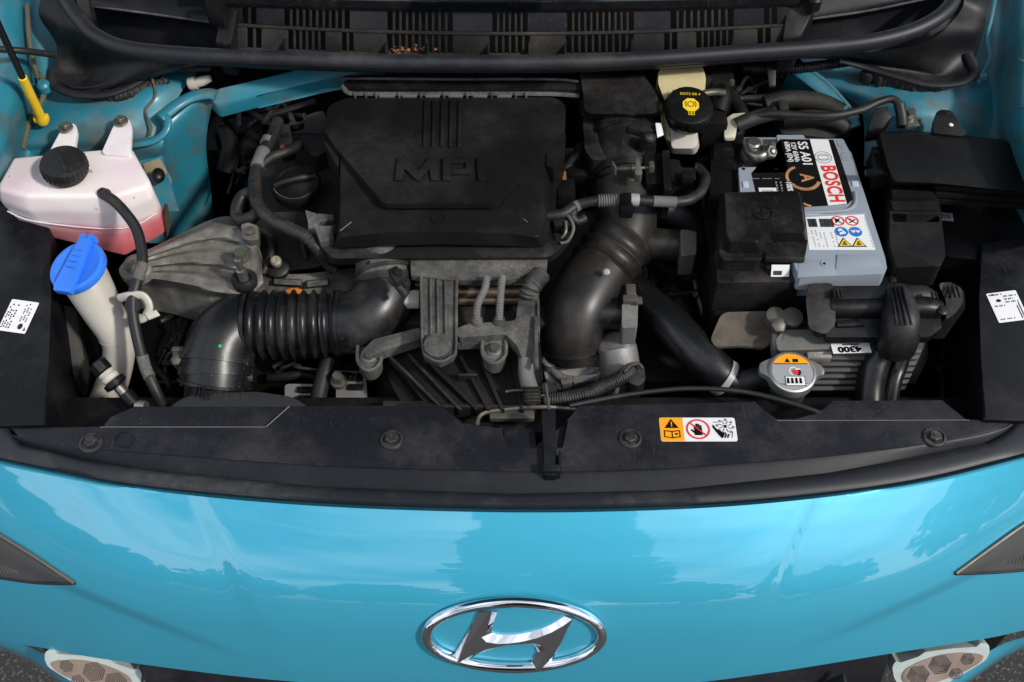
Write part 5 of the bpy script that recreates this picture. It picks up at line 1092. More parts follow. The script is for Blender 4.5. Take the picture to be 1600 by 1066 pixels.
for k in range(4): u = -.0065+k*.0046; fc.poly(b, [(u-.0016, -.0155), (u+.0016, -.0155), (u+.0012, -.0085), (u-.0012, -.0085)], .0011, .0001)
fc.disc(b, .0065, -.001, .0028, .0005, ry=.004); link('figure_print', b, M['print_black'], cap2, smooth=False)
b = BM(); fc.disc(b, .0035, -.0005, .0032, .0009, .0001, ry=.0036); link('red_print', b, M['print_red'], cap2, smooth=False)
b = BM(); fc.ring(b, .0015, .0005, .0044, .0056, .0007, .0001, 20, 60, 250); fc.rect(b, .003, .002, .009, .0034, .0011, .0001); link('white_arc', b, M['print_white'], cap2, smooth=False)
b = BM(); lathe(b, V(1238, 592, .783), (0, -.1, 1), [(.020, -.03), (.021, -.004), (.024, 0), (.024, .003)], 32); link('filler_neck', b, M['steel'], rc)
# mist shield plate and small pipe fitting
b = BM(); prism(b, inset_round(P3([(1128, 488, .800), (1205, 486, .800), (1208, 530, .79), (1196, 545, .785), (1160, 540, .786), (1118, 542, .786), (1110, 530, .79)]), .008), (0, 0, -.004), .0012); o = link('heat_shield', b, M['alu']); o.data.materials[0] = M['plate']; tag(o, 'dirty bent metal plate behind the radiator cap', 'metal plate')
b = BM(); lathe(b, V(1212, 494, .815), (0, -.2, 1), [(.011, -.012), (.011, .002), (.008, .003)], 18); lathe(b, V(1238, 496, .815), (0, -.2, 1), [(.012, -.012), (.012, .002), (.009, .003)], 18); lathe(b, V(1214, 512, .808), (0, -.4, 1), [(.009, 0), (.009, .012), (.006, .014)], 6); tube(b, [(1213, 520, .80), (1212, 540, .79), (1214, 560, .775)], .0065, 12, 4); o = link('pipe_fitting', b, M['bolt']); tag(o, 'silver pipe fitting with nuts at the left corner of the finned control unit', 'pipe fitting')

# ---- brake fluid reservoir
bf = thing('brake_fluid_reservoir', 'yellowed plastic brake fluid tank with black screw cap printed in yellow', 'brake reservoir', V(1070, 160, .85))
b = BM(); taper(b, inset_round(P3([(1030, 108, .915), (1098, 104, .915), (1103, 122, .912), (1100, 148, .905), (1040, 160, .905), (1028, 130, .91)]), .005), inset_round(P3([(1028, 112, .84), (1098, 108, .84), (1106, 128, .84), (1102, 158, .84), (1038, 170, .84), (1024, 140, .84)]), .005), .004, 3)
taper(b, inset_round(P3([(1033, 150, .885), (1088, 150, .885), (1088, 206, .875), (1084, 220, .868), (1042, 220, .868)]), .004), inset_round(P3([(1030, 150, .835), (1084, 150, .835), (1088, 216, .835), (1084, 230, .835), (1044, 232, .835), (1034, 200, .835)]), .004), .004, 3); link('tank', b, M['amber'], bf)
b = BM(); taper(b, inset_round(P3([(1046, 196, .880), (1089, 200, .880), (1090, 226, .868), (1084, 232, .865), (1050, 232, .865)]), .004), inset_round(P3([(1040, 200, .855), (1090, 202, .855), (1093, 230, .852), (1086, 242, .848), (1048, 240, .848)]), .004), .003, 3); link('tank_nose', b, M['cream'], bf)
b = BM(); cb_ = V(1076, 170, .912); bn = Vector((.05, -.22, 1)).normalized()
lathe(b, cb_, bn, [(.024, -.02), (.0275, -.010), (.029, -.006), (.0292, .004), (.0275, .007), (.0245, .0082), (.001, .0082)], 44); bcap = link('screw_cap', b, M['black_clean'], bf)
b = BM()
for k in range(20):
    a = 2*math.pi*k/20; X = Vector((1, 0, 0)); Y = bn.cross(X).normalized(); X = Y.cross(bn); box(b, cb_+X*math.cos(a)*.0288+Y*math.sin(a)*.0288-bn*.002, (.0022, .0022, .010), .0006)
box(b, cb_+Vector((.006, -.028, -.006)), (.018, .005, .012), .0015); link('grip_rib', b, M['black_clean'], bcap)
fb = Fr(cb_+bn*.0084+Vector((.001, 0, -.00005)), (1, 0, -.05), (0, 1, .22))
b = BM(); fb.poly(b, [(.0104*math.cos(R(22.5+45*k)), -.0008+.0104*math.sin(R(22.5+45*k))) for k in range(8)], 0, .0002); oct_ = link('yellow_octagon', b, M['print_yellow'], bcap, smooth=False)
b = BM(); fb.ring(b, 0, 0, .0034, .0041, .0006, .0002, 28); fb.ring(b, 0, 0, .0060, .0067, .0006, .0002, 16, 140, 220); fb.ring(b, 0, 0, .0060, .0067, .0006, .0002, 16, -40, 40); link('brake_symbol', b, M['print_black'], oct_, smooth=False)
b = BM(); fb.text(b, 'DOT3 OR 4', 0, .0150, .0050, .0003, bold=0, sx=.95); link('cap_lettering', b, M['print_yellow'], bcap, smooth=False)
b = BM()
for q in ((-.0038, -.0158, .0038, -.0150), (-.0038, -.0105, .0038, -.0098), (-.0038, -.0158, -.0031, -.0098), (.0031, -.0158, .0038, -.0098), (-.0004, -.0155, .0004, -.010), (-.002, -.0135, -.001, -.012), (.001, -.0135, .002, -.012)): fb.rect(b, *q, .0002)
link('book_symbol', b, M['print_yellow'], bcap, smooth=False)
b = BM(); tube(b, [(1098, 128, .895), (1120, 136, .893), (1128, 150, .89), (1122, 175, .88)], .011, 14); box(b, V(1124, 140, .88), (.03, .04, .05), .004); box(b, V(1112, 196, .86), (.03, .05, .05), .005); o = link('brake_cylinder', b, M['deep']); tag(o, 'dark brake cylinder hardware right of the brake fluid tank', 'brake cylinder')
b = BM(); tube(b, [(1100, 146, .905), (1118, 144, .905), (1134, 146, .905)], .0045, 10); lathe(b, V(1143, 132, .91), (0, 0, 1), [(.003, 0), (.003, .006)], 10); o = link('brake_pipe', b, M['bolt']); tag(o, 'short dull metal pipe stub right of the brake fluid cap', 'pipe')

# ---- battery: local frame on its top plane
bt_ = thing('battery', 'blue-grey car battery with black, white and red printed label and warning pictograms', 'battery', Vector((.333, .925, .67)))
ZT = .860
b = BM()
pb = lambda l, z=ZT: poly(l, z)
taper(b, inset_round(pb([(1145, 310), (1150, 262), (1215, 250), (1330, 235), (1378, 402), (1384, 424), (1245, 432), (1150, 400)], .842), .004), inset_round([Vector((x, y, .800)) for x, y in ((.262, .84), (.262, .99), (.262, 1.02), (.40, 1.03), (.415, .99), (.415, .83), (.40, .822), (.27, .825))], .004), .004); case = link('case', b, M['batt'], bt_, ang=40)
b = BM(); box(b, (.328, .925, .745), (.185, .22, .13), .005); link('battery_tray', b, M['black'], bt_)
b = BM()
lid = [(1213, 211), (1256, 211), (1258, 217), (1317, 217), (1326, 234), (1331, 242), (1383, 402), (1386, 420), (1380, 428), (1310, 431), (1250, 433), (1247, 428), (1236, 400), (1200, 340), (1176, 336), (1158, 322), (1154, 262), (1226, 260), (1220, 236)]
prism(b, inset_round(pb(lid), .002), (0, 0, -.022), .0018, 3); link('lid', b, M['batt'], bt_, ang=35)
b = BM(); prism(b, poly([(1112, 212), (1164, 208), (1158, 300), (1108, 304)], .852), (0, 0, -.05), .004); prism(b, poly([(1116, 222), (1150, 220), (1148, 244), (1114, 246)], .858), (0, 0, -.01), .003); link('rear_tray_block', b, M['black_clean'], bt_)
b = BM(); prism(b, pb([(1156, 262), (1228, 260), (1215, 214), (1162, 214)], .845), (0, 0, -.02), .002); prism(b, pb([(1140, 282), (1160, 282), (1164, 310), (1138, 312)], .848), (0, 0, -.01), .002); split('terminal_recess', b, M['batt'], bt_)
b = BM(); box(b, V(1306, 400, .8605)+Vector((.006, 0, 0)), (0.001, .001, .001), 0); b.free()
# label frame : X = photo right, Y = rearwards
fL = Fr(V(1240, 320, ZT+.0003), (1, 0, 0), (0, 1, 0))
def L2(px, py): v = V(px, py, ZT); return (v.x-fL.o.x, v.y-fL.o.y)
def fpoly(b, pts, h, t=.0002): fL.poly(b, [L2(*p) for p in pts], h, t)
b = BM(); fpoly(b, [(1219, 218), (1302, 219), (1312, 245), (1330, 300), (1332, 312), (1325, 319), (1293, 322), (1254, 324), (1248, 306), (1182, 306), (1174, 271), (1232, 270)], .0000); lb = link('black_label', b, M['print_black'], bt_, smooth=False)
b = BM(); fpoly(b, [(1265, 218), (1294, 219), (1323, 319), (1294, 322)], .0003); wb = link('white_band', b, M['print_white'], bt_, smooth=False)
down = -math.pi/2
def ltext(mt, s, px, py, size, h, parent, name, bold=.0002, sx=1, rot=down+.0, shear=0, sp=1):
    b = BM(); u, v = L2(px, py); fL.text(b, s, u, v, size, h, .0002, rot=rot, bold=bold, sx=sx, shear=shear, sp=sp); return link(name, b, M[mt], parent, smooth=False)
tilt = .015
ltext('print_red', 'BOSCH', 1300, 288, .0245, .0008, bt_, 'maker_lettering', .0006, .79, down+tilt)
ltext('print_white', 'S5 A01', 1257, 241, .0165, .0004, lb, 'type_lettering', .0003, .92, down+tilt)
ltext('print_white', '12V 60Ah', 1242, 238, .0088, .0004, lb, 'voltage_lettering', .00015, 1.0, down+tilt)
ltext('print_white', '680A (EN)', 1232, 238, .0088, .0004, lb, 'current_lettering', .00015, .95, down+tilt)
ltext('print_white', '100%', 1233, 292, .0095, .0004, lb, 'percent_lettering', .0002, .8, down+tilt)
b = BM(); u, v = L2(1286, 247); fL.ring(b, u, v, .0095, .0105, .0007, .0002, 40); fL.ring(b, u, v, .0058, .0066, .0007, .0002, 30); fL.rect(b, u-.007, v-.0042, u+.007, v-.003, .0007); fL.rect(b, u-.007, v+.003, u+.007, v+.0042, .0007); link('armature_logo', b, M['print_grey'], wb, smooth=False)
b = BM(); u, v = L2(1262, 279); 
u -= .005; fL.ring(b, u, v, .017, .0215, .0004, .0002, 40, -150, -20, .95); fL.ring(b, u-.001, v+.001, .017, .0205, .0004, .0002, 30, 110, 200); fL.ring(b, u+.012, v-.018, .030, .033, .0004, .0002, 26, 190, 250); fL.ring(b, u+.014, v-.018, .037, .0385, .0004, .0002, 26, 195, 240)
link('bronze_swirl', b, M['print_bronze'], lb, smooth=False)
ltext('print_bronze', 'A', 1260, 279, .022, .0008, lb, 'swirl_letter', .0006, .9, down+tilt)
b = BM(); u0, v0 = L2(1186, 300); fL.rect(b, u0, v0-.002, u0+.021, v0+.006, .0004); link('small_label', b, M['print_white'], lb, smooth=False)
b = BM()
for k in range(7): fL.rect(b, u0+.004+k*.002, v0-.001, u0+.005+k*.002, v0+.002, .0007)
for k in range(12):
    if k % 5 != 4: fL.rect(b, u0-.008+k*.003, v0+.0215, u0-.0058+k*.003, v0+.0222, .0004)
link('fine_print', b, M['print_grey'], lb, smooth=False)
b = BM()
for j, xx in enumerate((1219, 1212)):
    for k in range(6-j*2): 
        u, v = L2(xx+k*1.0, 285+k*4.5); fL.rect(b, u-.0006, v-.0026, u+.0010, v, .0004)
link('fine_print', b, M['print_grey'], lb, smooth=False)
# groove under label and pictogram label
b = BM(); tube(b, [(1256, 333, .8610), (1300, 331, .8612), (1325, 328, .8612), (1336, 318, .8612), (1336, 300, .8612)], .0022, 8, 6); tube(b, [(1257, 338, .8608), (1340, 334, .8608), (1352, 333, .8608)], .0014, 8, 4); split('lid_bead', b, M['batt'], bt_)
b = BM(); fpoly(b, [(1258, 335), (1350, 335), (1368, 391), (1264, 391)], 0); pl_ = link('pictogram_label', b, M['print_white'], bt_, smooth=False)
for i, (x, y) in enumerate(((1309, 346), (1331, 346))):
    b = BM(); u, v = L2(x, y); fL.ring(b, u, v, .0062, .0078, .0004, .0002, 28); fL.line(b, u-.0048, v+.0048, u+.0048, v-.0048, .0012, .0004)
    s = link('prohibition_sign', b, M['print_red'], pl_, smooth=False)
    b = BM()
    if i == 0: fL.poly(b, [(u-.003, v-.004), (u-.001, v+.001), (u-.003, v+.004), (u, v+.002), (u+.003, v+.004), (u+.001, v-.001), (u+.003, v-.004), (u, v-.001)], .0007)
    else: fL.line(b, u-.003, v-.003, u+.004, v+.002, .0014, .0007); fL.disc(b, u-.002, v+.002, .0012, .0007)
    link('sign_figure', b, M['print_black'], s, smooth=False)
for i, (x, y) in enumerate(((1314.5, 363), (1336.5, 363))):
    b = BM(); u, v = L2(x, y); fL.disc(b, u, v, .0076, .0004, .0002); s = link('mandatory_sign', b, M['print_blue'], pl_, smooth=False)
    b = BM()
    if i == 0: fL.disc(b, u-.001, v+.002, .0028, .0008); fL.poly(b, [(u-.003, v-.005), (u+.005, v-.003), (u+.003, v+.001), (u-.002, v+.001)], .0008)
    else: fL.disc(b, u-.0026, v+.0005, .0022, .0008); fL.disc(b, u+.0026, v+.0005, .0022, .0008); fL.rect(b, u-.006, v+.0015, u+.006, v+.0023, .0008)
    link('sign_figure', b, M['print_white'], s, smooth=False)
for i, (x, y) in enumerate(((1319, 380), (1341, 380))):
    b = BM(); u, v = L2(x, y); fL.poly(b, [(u-.0085, v+.0058), (u-.0085, v-.0068), (u+.0075, v-.0005)] if 0 else [(u-.0085, v-.0065), (u+.0085, v-.0065), (u, v+.0078)], .0004)
    s = link('warning_sign', b, M['print_black'], pl_, smooth=False)
    b = BM(); fL.poly(b, [(u-.0066, v-.0053), (u+.0066, v-.0053), (u, v+.0056)], .0008, .0001); s2 = link('sign_field', b, M['print_yellow'], pl_, smooth=False)
    b = BM(); fL.rect(b, u-.0025, v-.004, u+.0025, v-.002, .0010); fL.disc(b, u, v, .0014, .0010); link('sign_figure', b, M['print_black'], s, smooth=False)
b = BM(); random.seed(5)
u0, v0 = L2(1264, 355); k = 0; x = 0
while x < .029:
    w_ = random.choice((.0004, .0007, .0011)); 
    if not (.0105 < x < .0125): fL.rect(b, u0+x, v0-.0005, u0+x+w_, v0+.0125, .0004)
    x += w_+random.choice((.0004, .0006))
link('bar_code', b, M['print_black'], pl_, smooth=False)
b = BM()
for j in range(6):
    for k in range(8):
        if random.random() < .25: continue
        u, v = L2(1268+j*6.2+(5 if j > 3 else 0)+k*.9, 361+k*3.4); fL.rect(b, u-.0005, v-.0017, u+.0005, v, .0004)
for k in range(11):
    u, v = L2(1351+k*1.3, 341+k*4.4); fL.rect(b, u-.0003, v-.002, u+.0003, v, .0004)
link('small_print', b, M['print_grey'], pl_, smooth=False)
b = BM(); prism(b, pb([(1248, 405), (1306, 405), (1306, 430), (1246, 433)], .8607), (0, 0, -.003), .001); prism(b, pb([(1308, 397), (1372, 398), (1377, 416), (1306, 420)], .8618), (0, 0, -.004), .0012); split('lid_step', b, M['batt'], bt_)
b = BM(); lathe(b, V(1288, 412, .861), (0, 0, 1), [(.0042, 0), (.0042, .0006), (.003, .0008), (.0014, .0002)], 20); link('state_eye', b, M['print_grey'], bt_)
b = BM(); lathe(b, V(1288, 412, .8616), (0, 0, 1), [(.0016, 0), (.0014, .0006)], 14); fq = V(1297, 407, .8615); link('eye_centre', b, M['print_black'], bt_)
b = BM(); box(b, V(1336, 288, .8595), (.008, .009, .004), .001); box(b, V(1165, 289, .8600), (.007, .010, .003), .001); split('vent_plug', b, mat('white_blue_plug', (.45, .52, .60), .3), bt_)
b = BM(); u, v = L2(1318, 240); 
ltext('batt', 'L2H 4.23', 1317, 236, .0125, .0002, bt_, 'embossed_code', .0003, .8, down+tilt)
for (x, y) in ((1162, 264), (1213, 264)):
    b = BM(); lathe(b, V(x, y, .8605), (0, 0, 1), [(.002, 0), (.002, .0003)], 12); link('lid_pin', b, M['print_black'], bt_)
# terminal clamp and negative cable
tc_ = thing('battery_clamp', 'bright metal battery terminal clamp with nut at the rear left corner of the battery', 'battery clamp', V(1185, 238, .86))
b = BM(); lathe(b, V(1178, 236, .862), (.05, -.1, 1), [(.014, -.014), (.0155, -.004), (.014, 0), (.0095, .001), (.009, .005), (.007, .006)], 28)
lathe(b, V(1177, 226, .868), (.0, -.1, 1), [(.009, -.01), (.009, .004), (.007, .006)], 20)
tube(b, [(1166, 222, .866), (1172, 240, .866), (1186, 246, .868), (1200, 238, .87), (1206, 226, .87)], .0052, 12, 6, flat=1.3); link('clamp_ring', b, M['steel'], tc_)
b = BM(); lathe(b, V(1203, 238, .872), (.5, -.5, .8), [(.0088, -.006), (.0088, .003), (.0072, .005), (.0050, .005), (.0045, .008), (.003, .009)], 6); box(b, V(1200, 226, .872), (.014, .005, .008), .001, rz=.3); link('nut', b, M['steel'], tc_)
b = BM(); prism(b, inset_round(P3([(1164, 218, .870), (1182, 214, .870), (1190, 226, .868), (1172, 234, .866)]), .003), (0, 0, -.005), .001); link('clamp_plate', b, mat('brass_dull', (.50, .44, .30), .35, .8), tc_)
b = BM(); prism(b, inset_round(P3([(1132, 188, .879), (1144, 178, .883), (1166, 176, .885), (1168, 192, .882), (1152, 195, .880), (1149, 216, .868), (1132, 216, .868)]), .003), (0, 0, -.004), .0012); br_ = link('cable_lug', b, mat('tinned_strap', (.60, .56, .44), .5, .3, dust=.5, dcol=(.35, .3, .2), dscale=30), tc_)
nc = thing('earth_cable', 'black earth cable from the battery clamp to a bolt on the right teal tower', 'cable', V(1280, 180, .88))
b = BM(); tube(b, [(1168, 186, .882), (1200, 178, .890), (1250, 180, .893), (1300, 181, .895), (1345, 172, .897), (1372, 160, .90), (1394, 155, .902), (1406, 166, .898), (1409, 185, .888)], .0048, 12, 8); link('cable', b, M['rubber'], nc)
b = BM(); tube(b, [(1150, 196, .876), (1180, 184, .882), (1212, 176, .886)], .0092, 14, 6); box(b, V(1222, 172, .878), (.012, .02, .02), .003); link('sheath', b, M['harness'], nc)
b = BM(); tube(b, [(1405, 162, .90), (1409, 182, .889), (1410, 198, .882)], .0068, 14, 4); link('end_sleeve', b, M['rubber'], nc)
b = BM(); box(b, V(1423, 194, .882), (.018, .014, .006), .0015, rz=.1); box(b, V(1433, 186, .884), (.012, .004, .003), .0005, rz=-.6); link('ring_terminal', b, M['steel'], nc)
b = BM(); hexbolt(b, V(1421, 181, .886), (0, -.1, 1), .0058, .009, 1.4); link('earth_bolt', b, M['steel'], nc)
# dark insulated block behind the battery
b = BM(); prism(b, inset_round(P3([(1212, 172, .862), (1290, 166, .866), (1322, 178, .862), (1326, 206, .855), (1300, 216, .85), (1220, 208, .855)]), .006), (0, 0, -.05), .006, 3)
tube(b, [(1225, 190, .862), (1260, 184, .87), (1300, 188, .868), (1322, 200, .86)], .010, 14); tube(b, [(1195, 165, .87), (1230, 156, .875), (1280, 160, .875), (1315, 176, .87)], .012, 14); o = link('foam_sleeve', b, M['brown_dust'] if 0 else M['dark_dusty']); tag(o, 'dusty foam-wrapped loom lying behind the battery', 'foam sleeve')

# ---- black terminal and fuse cover on the battery's near left corner
fv = thing('terminal_cover', 'glossy black plastic cover with embossed plus over the near left corner of the battery', 'terminal cover', V(1195, 350, .85))
b = BM(); cvt = [(1131, 301), (1247, 298), (1251, 312), (1260, 366), (1260, 374), (1200, 374), (1194, 380), (1187, 390), (1138, 390), (1134, 382), (1134, 340)]
taper(b, inset_round(poly([(1133, 301), (1246, 298), (1250, 312), (1258, 364), (1200, 364), (1190, 370), (1182, 378), (1140, 378), (1135, 362)], .882), .003), inset_round(poly([(1128, 303), (1249, 300), (1254, 314), (1262, 376), (1204, 377), (1196, 383), (1190, 394), (1138, 394), (1130, 380)], .866), .003), .002, 3); cvr = link('cover_top', b, M['black'], fv, ang=40)
b = BM(); prism(b, inset_round(poly([(1124, 305), (1254, 302), (1262, 376), (1258, 402), (1192, 402), (1186, 408), (1130, 408), (1124, 396)], .864), .004), (0, 0, -.05), .003); prism(b, poly([(1130, 400), (1190, 400), (1190, 406), (1130, 406)], .868), (0, 0, -.004), .0015); prism(b, poly([(1196, 392), (1212, 392), (1212, 400), (1258, 400), (1258, 406), (1196, 404)], .868), (0, 0, -.006), .0015); link('cover_skirt', b, M['black'], fv)
b = BM(); cpl = V(1191, 333, .8822); lathe(b, cpl, (0, 0, 1), [(.0115, 0), (.0115, .0006), (.0100, .0006), (.0100, 0)], 30, cap=False); box(b, cpl, (.013, .0022, .0014), .0003); box(b, cpl, (.0022, .013, .0016), .0003); link('plus_emblem', b, M['black_clean'], cvr)
b = BM(); prism(b, inset_round(poly([(1118, 412), (1250, 410), (1244, 432), (1200, 436), (1120, 436)], .80), .004), (0, 0, -.10), .003); prism(b, inset_round(P3([(1122, 416, .83), (1140, 408, .84), (1148, 412, .84), (1134, 452, .80), (1120, 450, .80)]), .003), (0, 0, -.02), .003); link('tray', b, M['black'], fv)
f, W, Hh = px_frame(((1204, 432), (1232, 432), (1206, 418)), .846)
b = BM(); f.y = Vector((0, .55, .83)); f.n = f.x.cross(f.y).normalized(); f.rect(b, 0, 0, W, Hh*1.0, .0012); stk = link('barcode_sticker', b, M['print_white'], fv, smooth=False)
b = BM()
for k in range(9): f.rect(b, W*(.12+k*.055), Hh*.15, W*(.15+k*.055+.01*(k % 2)), Hh*.5, .0017)
link('bars', b, M['print_black'], stk, smooth=False)
b = BM(); prism(b, P3([(1196, 404, .855), (1240, 404, .855), (1238, 440, .838), (1198, 440, .838)]), (0, 0, -.03), .003); link('latch_block', b, M['black_clean'], fv)
b = BM(); prism(b, P3([(1116, 390, .848), (1250, 390, .848), (1252, 440, .846), (1120, 442, .846)]), (0, 0, -.05), .003); link('side_skirt', b, M['black'], fv)

b = BM(); taper(b, inset_round(P3([(1246, 436, .838), (1392, 432, .838), (1400, 440, .838), (1400, 446, .838), (1246, 448, .838)]), .003), inset_round(P3([(1240, 436, .72), (1400, 432, .72), (1404, 440, .72), (1404, 470, .70), (1240, 474, .70)]), .003), .002); prism(b, P3([(1388, 412, .842), (1398, 410, .842), (1402, 440, .84), (1392, 441, .84)]), (0, 0, -.10), .002); link('tray_wall', b, M['black'], fv)
# ---- fuse box
fx = thing('fuse_box', 'big black plastic fuse box with stepped ribbed side in front of the right tower', 'fuse box', V(1480, 270, .82))
b = BM(); taper(b, inset_round(poly([(1374, 207), (1440, 209), (1575, 222), (1640, 290), (1600, 300), (1460, 286), (1398, 284), (1388, 262)], .888), .006), inset_round(poly([(1366, 206), (1440, 205), (1580, 220), (1650, 295), (1605, 306), (1462, 290), (1392, 290), (1380, 266)], .862), .006), .003, 3); link('lid', b, M['cover'], fx, ang=40)
b = BM(); prism(b, inset_round(poly([(1392, 270), (1462, 276), (1470, 330), (1478, 400), (1470, 416), (1400, 418), (1390, 380)], .858), .006), (0, 0, -.06), .004, 3); 
link('stepped_body', b, M['cover'], fx)
for k in range(5):
    y = 298+k*19; b = BM(); prism(b, inset_round(poly([(1393-k*0, y-2), (1461+k*2.5, y), (1464+k*2.5, y+11), (1396, y+11)], .8640-k*.0030), .002), (0, 0, -.012), .0016); link('side_step', b, M['cover'], fx)
for k, (z, dy) in enumerate(((.876, 0), (.866, 12), (.856, 22))):
    b = BM(); prism(b, inset_round(poly([(1462, 284+dy), (1640, 296+dy), (1640, 302+dy), (1463, 291+dy)], z), .001), (0, 0, -.006), .001); link('lid_lip', b, M['cover'], fx)
b = BM(); prism(b, poly([(1462, 300), (1640, 316), (1640, 420), (1478, 400)], .82), (0, 0, -.05), .004); link('lower_body', b, M['black_clean'], fx)
b = BM(); prism(b, poly([(1362, 228), (1386, 228), (1398, 268), (1370, 270)], .878), (0, 0, -.03), .003); prism(b, poly([(1366, 234), (1382, 234), (1384, 238), (1367, 238)], .882), (0, 0, -.004), .001); prism(b, poly([(1352, 264), (1396, 264), (1398, 270), (1354, 271)], .882), (0, 0, -.006), .001); link('latch', b, M['black_clean'], fx)
b = BM(); prism(b, inset_round(P3([(1462, 176, .902), (1470, 171, .903), (1488, 173, .903), (1496, 188, .899), (1512, 208, .892), (1504, 213, .892), (1458, 208, .892)]), .003), (0, 0, -.014), .002); link('mounting_ear', b, M['black_clean'], fx)
b = BM(); lathe(b, V(1486, 195, .897), (0, 0, 1), [(.003, 0), (.002, .001)], 10); link('ear_hole', b, M['print_white'], fx)
b = BM(); prism(b, P3([(1366, 168, .90), (1388, 165, .90), (1394, 182, .894), (1380, 200, .885), (1355, 205, .88)]), (0, 0, -.02), .003); link('rear_clip', b, M['black_clean'], fx)
f, W, Hh = px_frame(((1469, 344), (1490, 346), (1473, 333)), .8205)
b = BM(); f.rect(b, 0, 0, W, Hh, 0); s = link('sticker', b, M['print_grey'], fx, smooth=False)
b = BM()
for k in range(5): f.rect(b, W*(.15+k*.14), Hh*.2, W*(.2+k*.14), Hh*.8, .0005)
link('print', b, M['print_black'], s, smooth=False)

# ---- engine control unit with its plug
ecu = thing('control_unit', 'finned aluminium control unit with big black plug in the right front of the bay', 'control unit', V(1330, 540, .78))
b = BM(); taper(b, inset_round(P3([(1225, 516, .812), (1440, 512, .812), (1440, 526, .808), (1430, 542, .804), (1215, 548, .804), (1212, 530, .81)]), .003), inset_round(P3([(1240, 484, .72), (1450, 484, .72), (1450, 560, .72), (1430, 600, .72), (1240, 600, .72), (1240, 520, .72)]), .003), .003); link('housing', b, M['fin'], ecu)
for k in range(7):
    z = .796-k*.0085; y0 = 552+k*9.5
    x0 = 1262+max(0, k-3)*2
    b = BM(); prism(b, P3([(x0, y0-6, z), (1442-k*4, y0-7, z), (1438-k*4, y0-1, z-.001), (x0, y0, z-.001)]), (0, 0, -.003), .0006); link('cooling_fin', b, M['fin'], ecu)
b = BM(); prism(b, P3([(1258, 520, .8085), (1300, 520, .8085), (1300, 560, .795), (1262, 560, .795)]), (0, 0, -.01), .002); link('corner_plate', b, M['alu'], ecu)
f, W, Hh = px_frame(((1302, 553), (1362, 551), (1308, 539)), .8062)
b = BM(); f.rect(b, 0, 0, W, Hh, .0); s = link('number_sticker', b, M['print_white'], ecu, smooth=False)
b = BM(); f.text(b, '4300', W*.45, Hh*.38, .0105, .0004, rot=math.pi, bold=.0005, sx=1.25); 
for k in range(8): f.rect(b, W*(.3+k*.055), Hh*.76, W*(.335+k*.055), Hh*.92, .0004)
link('sticker_number', b, M['print_black'], s, smooth=False)
cn_ = thing('control_unit_plug', 'long black ribbed connector with lever and swivel elbow on top of the finned control unit', 'connector', V(1380, 480, .84))
b = BM(); taper(b, inset_round(P3([(1290, 447, .850), (1448, 446, .850), (1462, 456, .848), (1464, 470, .844), (1290, 474, .844)]), .004), inset_round(P3([(1284, 450, .80), (1455, 450, .80), (1468, 460, .80), (1470, 515, .80), (1440, 524, .80), (1275, 524, .80)]), .004), .004, 3)
prism(b, inset_round(P3([(1300, 450, .856), (1384, 449, .856), (1384, 466, .853), (1300, 468, .853)]), .002), (0, 0, -.012), .002); prism(b, inset_round(P3([(1284, 456, .844), (1462, 456, .844), (1472, 512, .832), (1452, 527, .828), (1290, 527, .828)]), .004), (0, 0, -.010), .003); prism(b, P3([(1306, 500, .837), (1340, 498, .837), (1352, 508, .835), (1308, 510, .835)]), (0, 0, -.01), .002); link('body', b, M['black_clean'], cn_)
b = BM(); tube(b, [(1296, 482, .838), (1330, 481, .84), (1378, 481, .84)], .0125, 20, 4); tube(b, [(1425, 481, .84), (1450, 481, .84), (1462, 484, .836)], .0125, 20, 4); split('barrel', b, M['black_clean'], cn_)
b = BM(); taper(b, inset_round(P3([(1264, 443, .855), (1300, 442, .855), (1306, 470, .85), (1305, 508, .84), (1290, 523, .835), (1264, 514, .838), (1259, 468, .85)]), .004), inset_round(P3([(1260, 446, .80), (1296, 446, .80), (1306, 474, .80), (1304, 525, .80), (1270, 530, .80), (1258, 510, .80), (1262, 474, .80)]), .005), .004, 3); link('end_cap', b, M['black'], cn_)
b = BM(); taper(b, inset_round(P3([(1466, 443, .855), (1484, 440, .855), (1503, 450, .852), (1504, 474, .845), (1492, 490, .84), (1478, 500, .838), (1478, 470, .845)]), .004), inset_round(P3([(1462, 446, .81), (1484, 444, .81), (1508, 456, .81), (1508, 484, .81), (1474, 530, .80), (1440, 528, .80), (1462, 500, .81)]), .004), .003, 3); link('lever', b, M['black'], cn_)
for x in (1483, 1490, 1497):
    b = BM(); box(b, V(x, 456, .855), (.0015, .016, .003), .0005); link('lever_rib', b, M['black'], cn_)
b = BM(); lathe(b, V(1471, 486, .845), (0, -.2, 1), [(.006, 0), (.006, .003), (.004, .004)], 16); link('pivot', b, M['black_clean'], cn_)
b = BM(); tube(b, [(1403, 457, .850, .014), (1405, 474, .852, .0165), (1407, 500, .845, .0200), (1404, 525, .830, .0215), (1399, 543, .810, .0205)], .022, 28, 8, flat=.95, sq=2.6); elb = link('elbow', b, M['black'], cn_, ang=60)
for dx in (-11, -4, 3, 10):
    b = BM(); tube(b, [(1400+dx*.9, 449, .8655), (1404+dx*.9, 465, .8695), (1409+dx, 488, .869), (1413+dx*1.1, 508, .862)], .0017, 8, 5); link('elbow_rib', b, M['black_clean'], elb)
b = BM(); tube(b, [(1362, 540, .807), (1384, 549, .80), (1405, 551, .80), (1428, 546, .805)], .0030, 10, 6); link('band', b, M['black'], cn_)
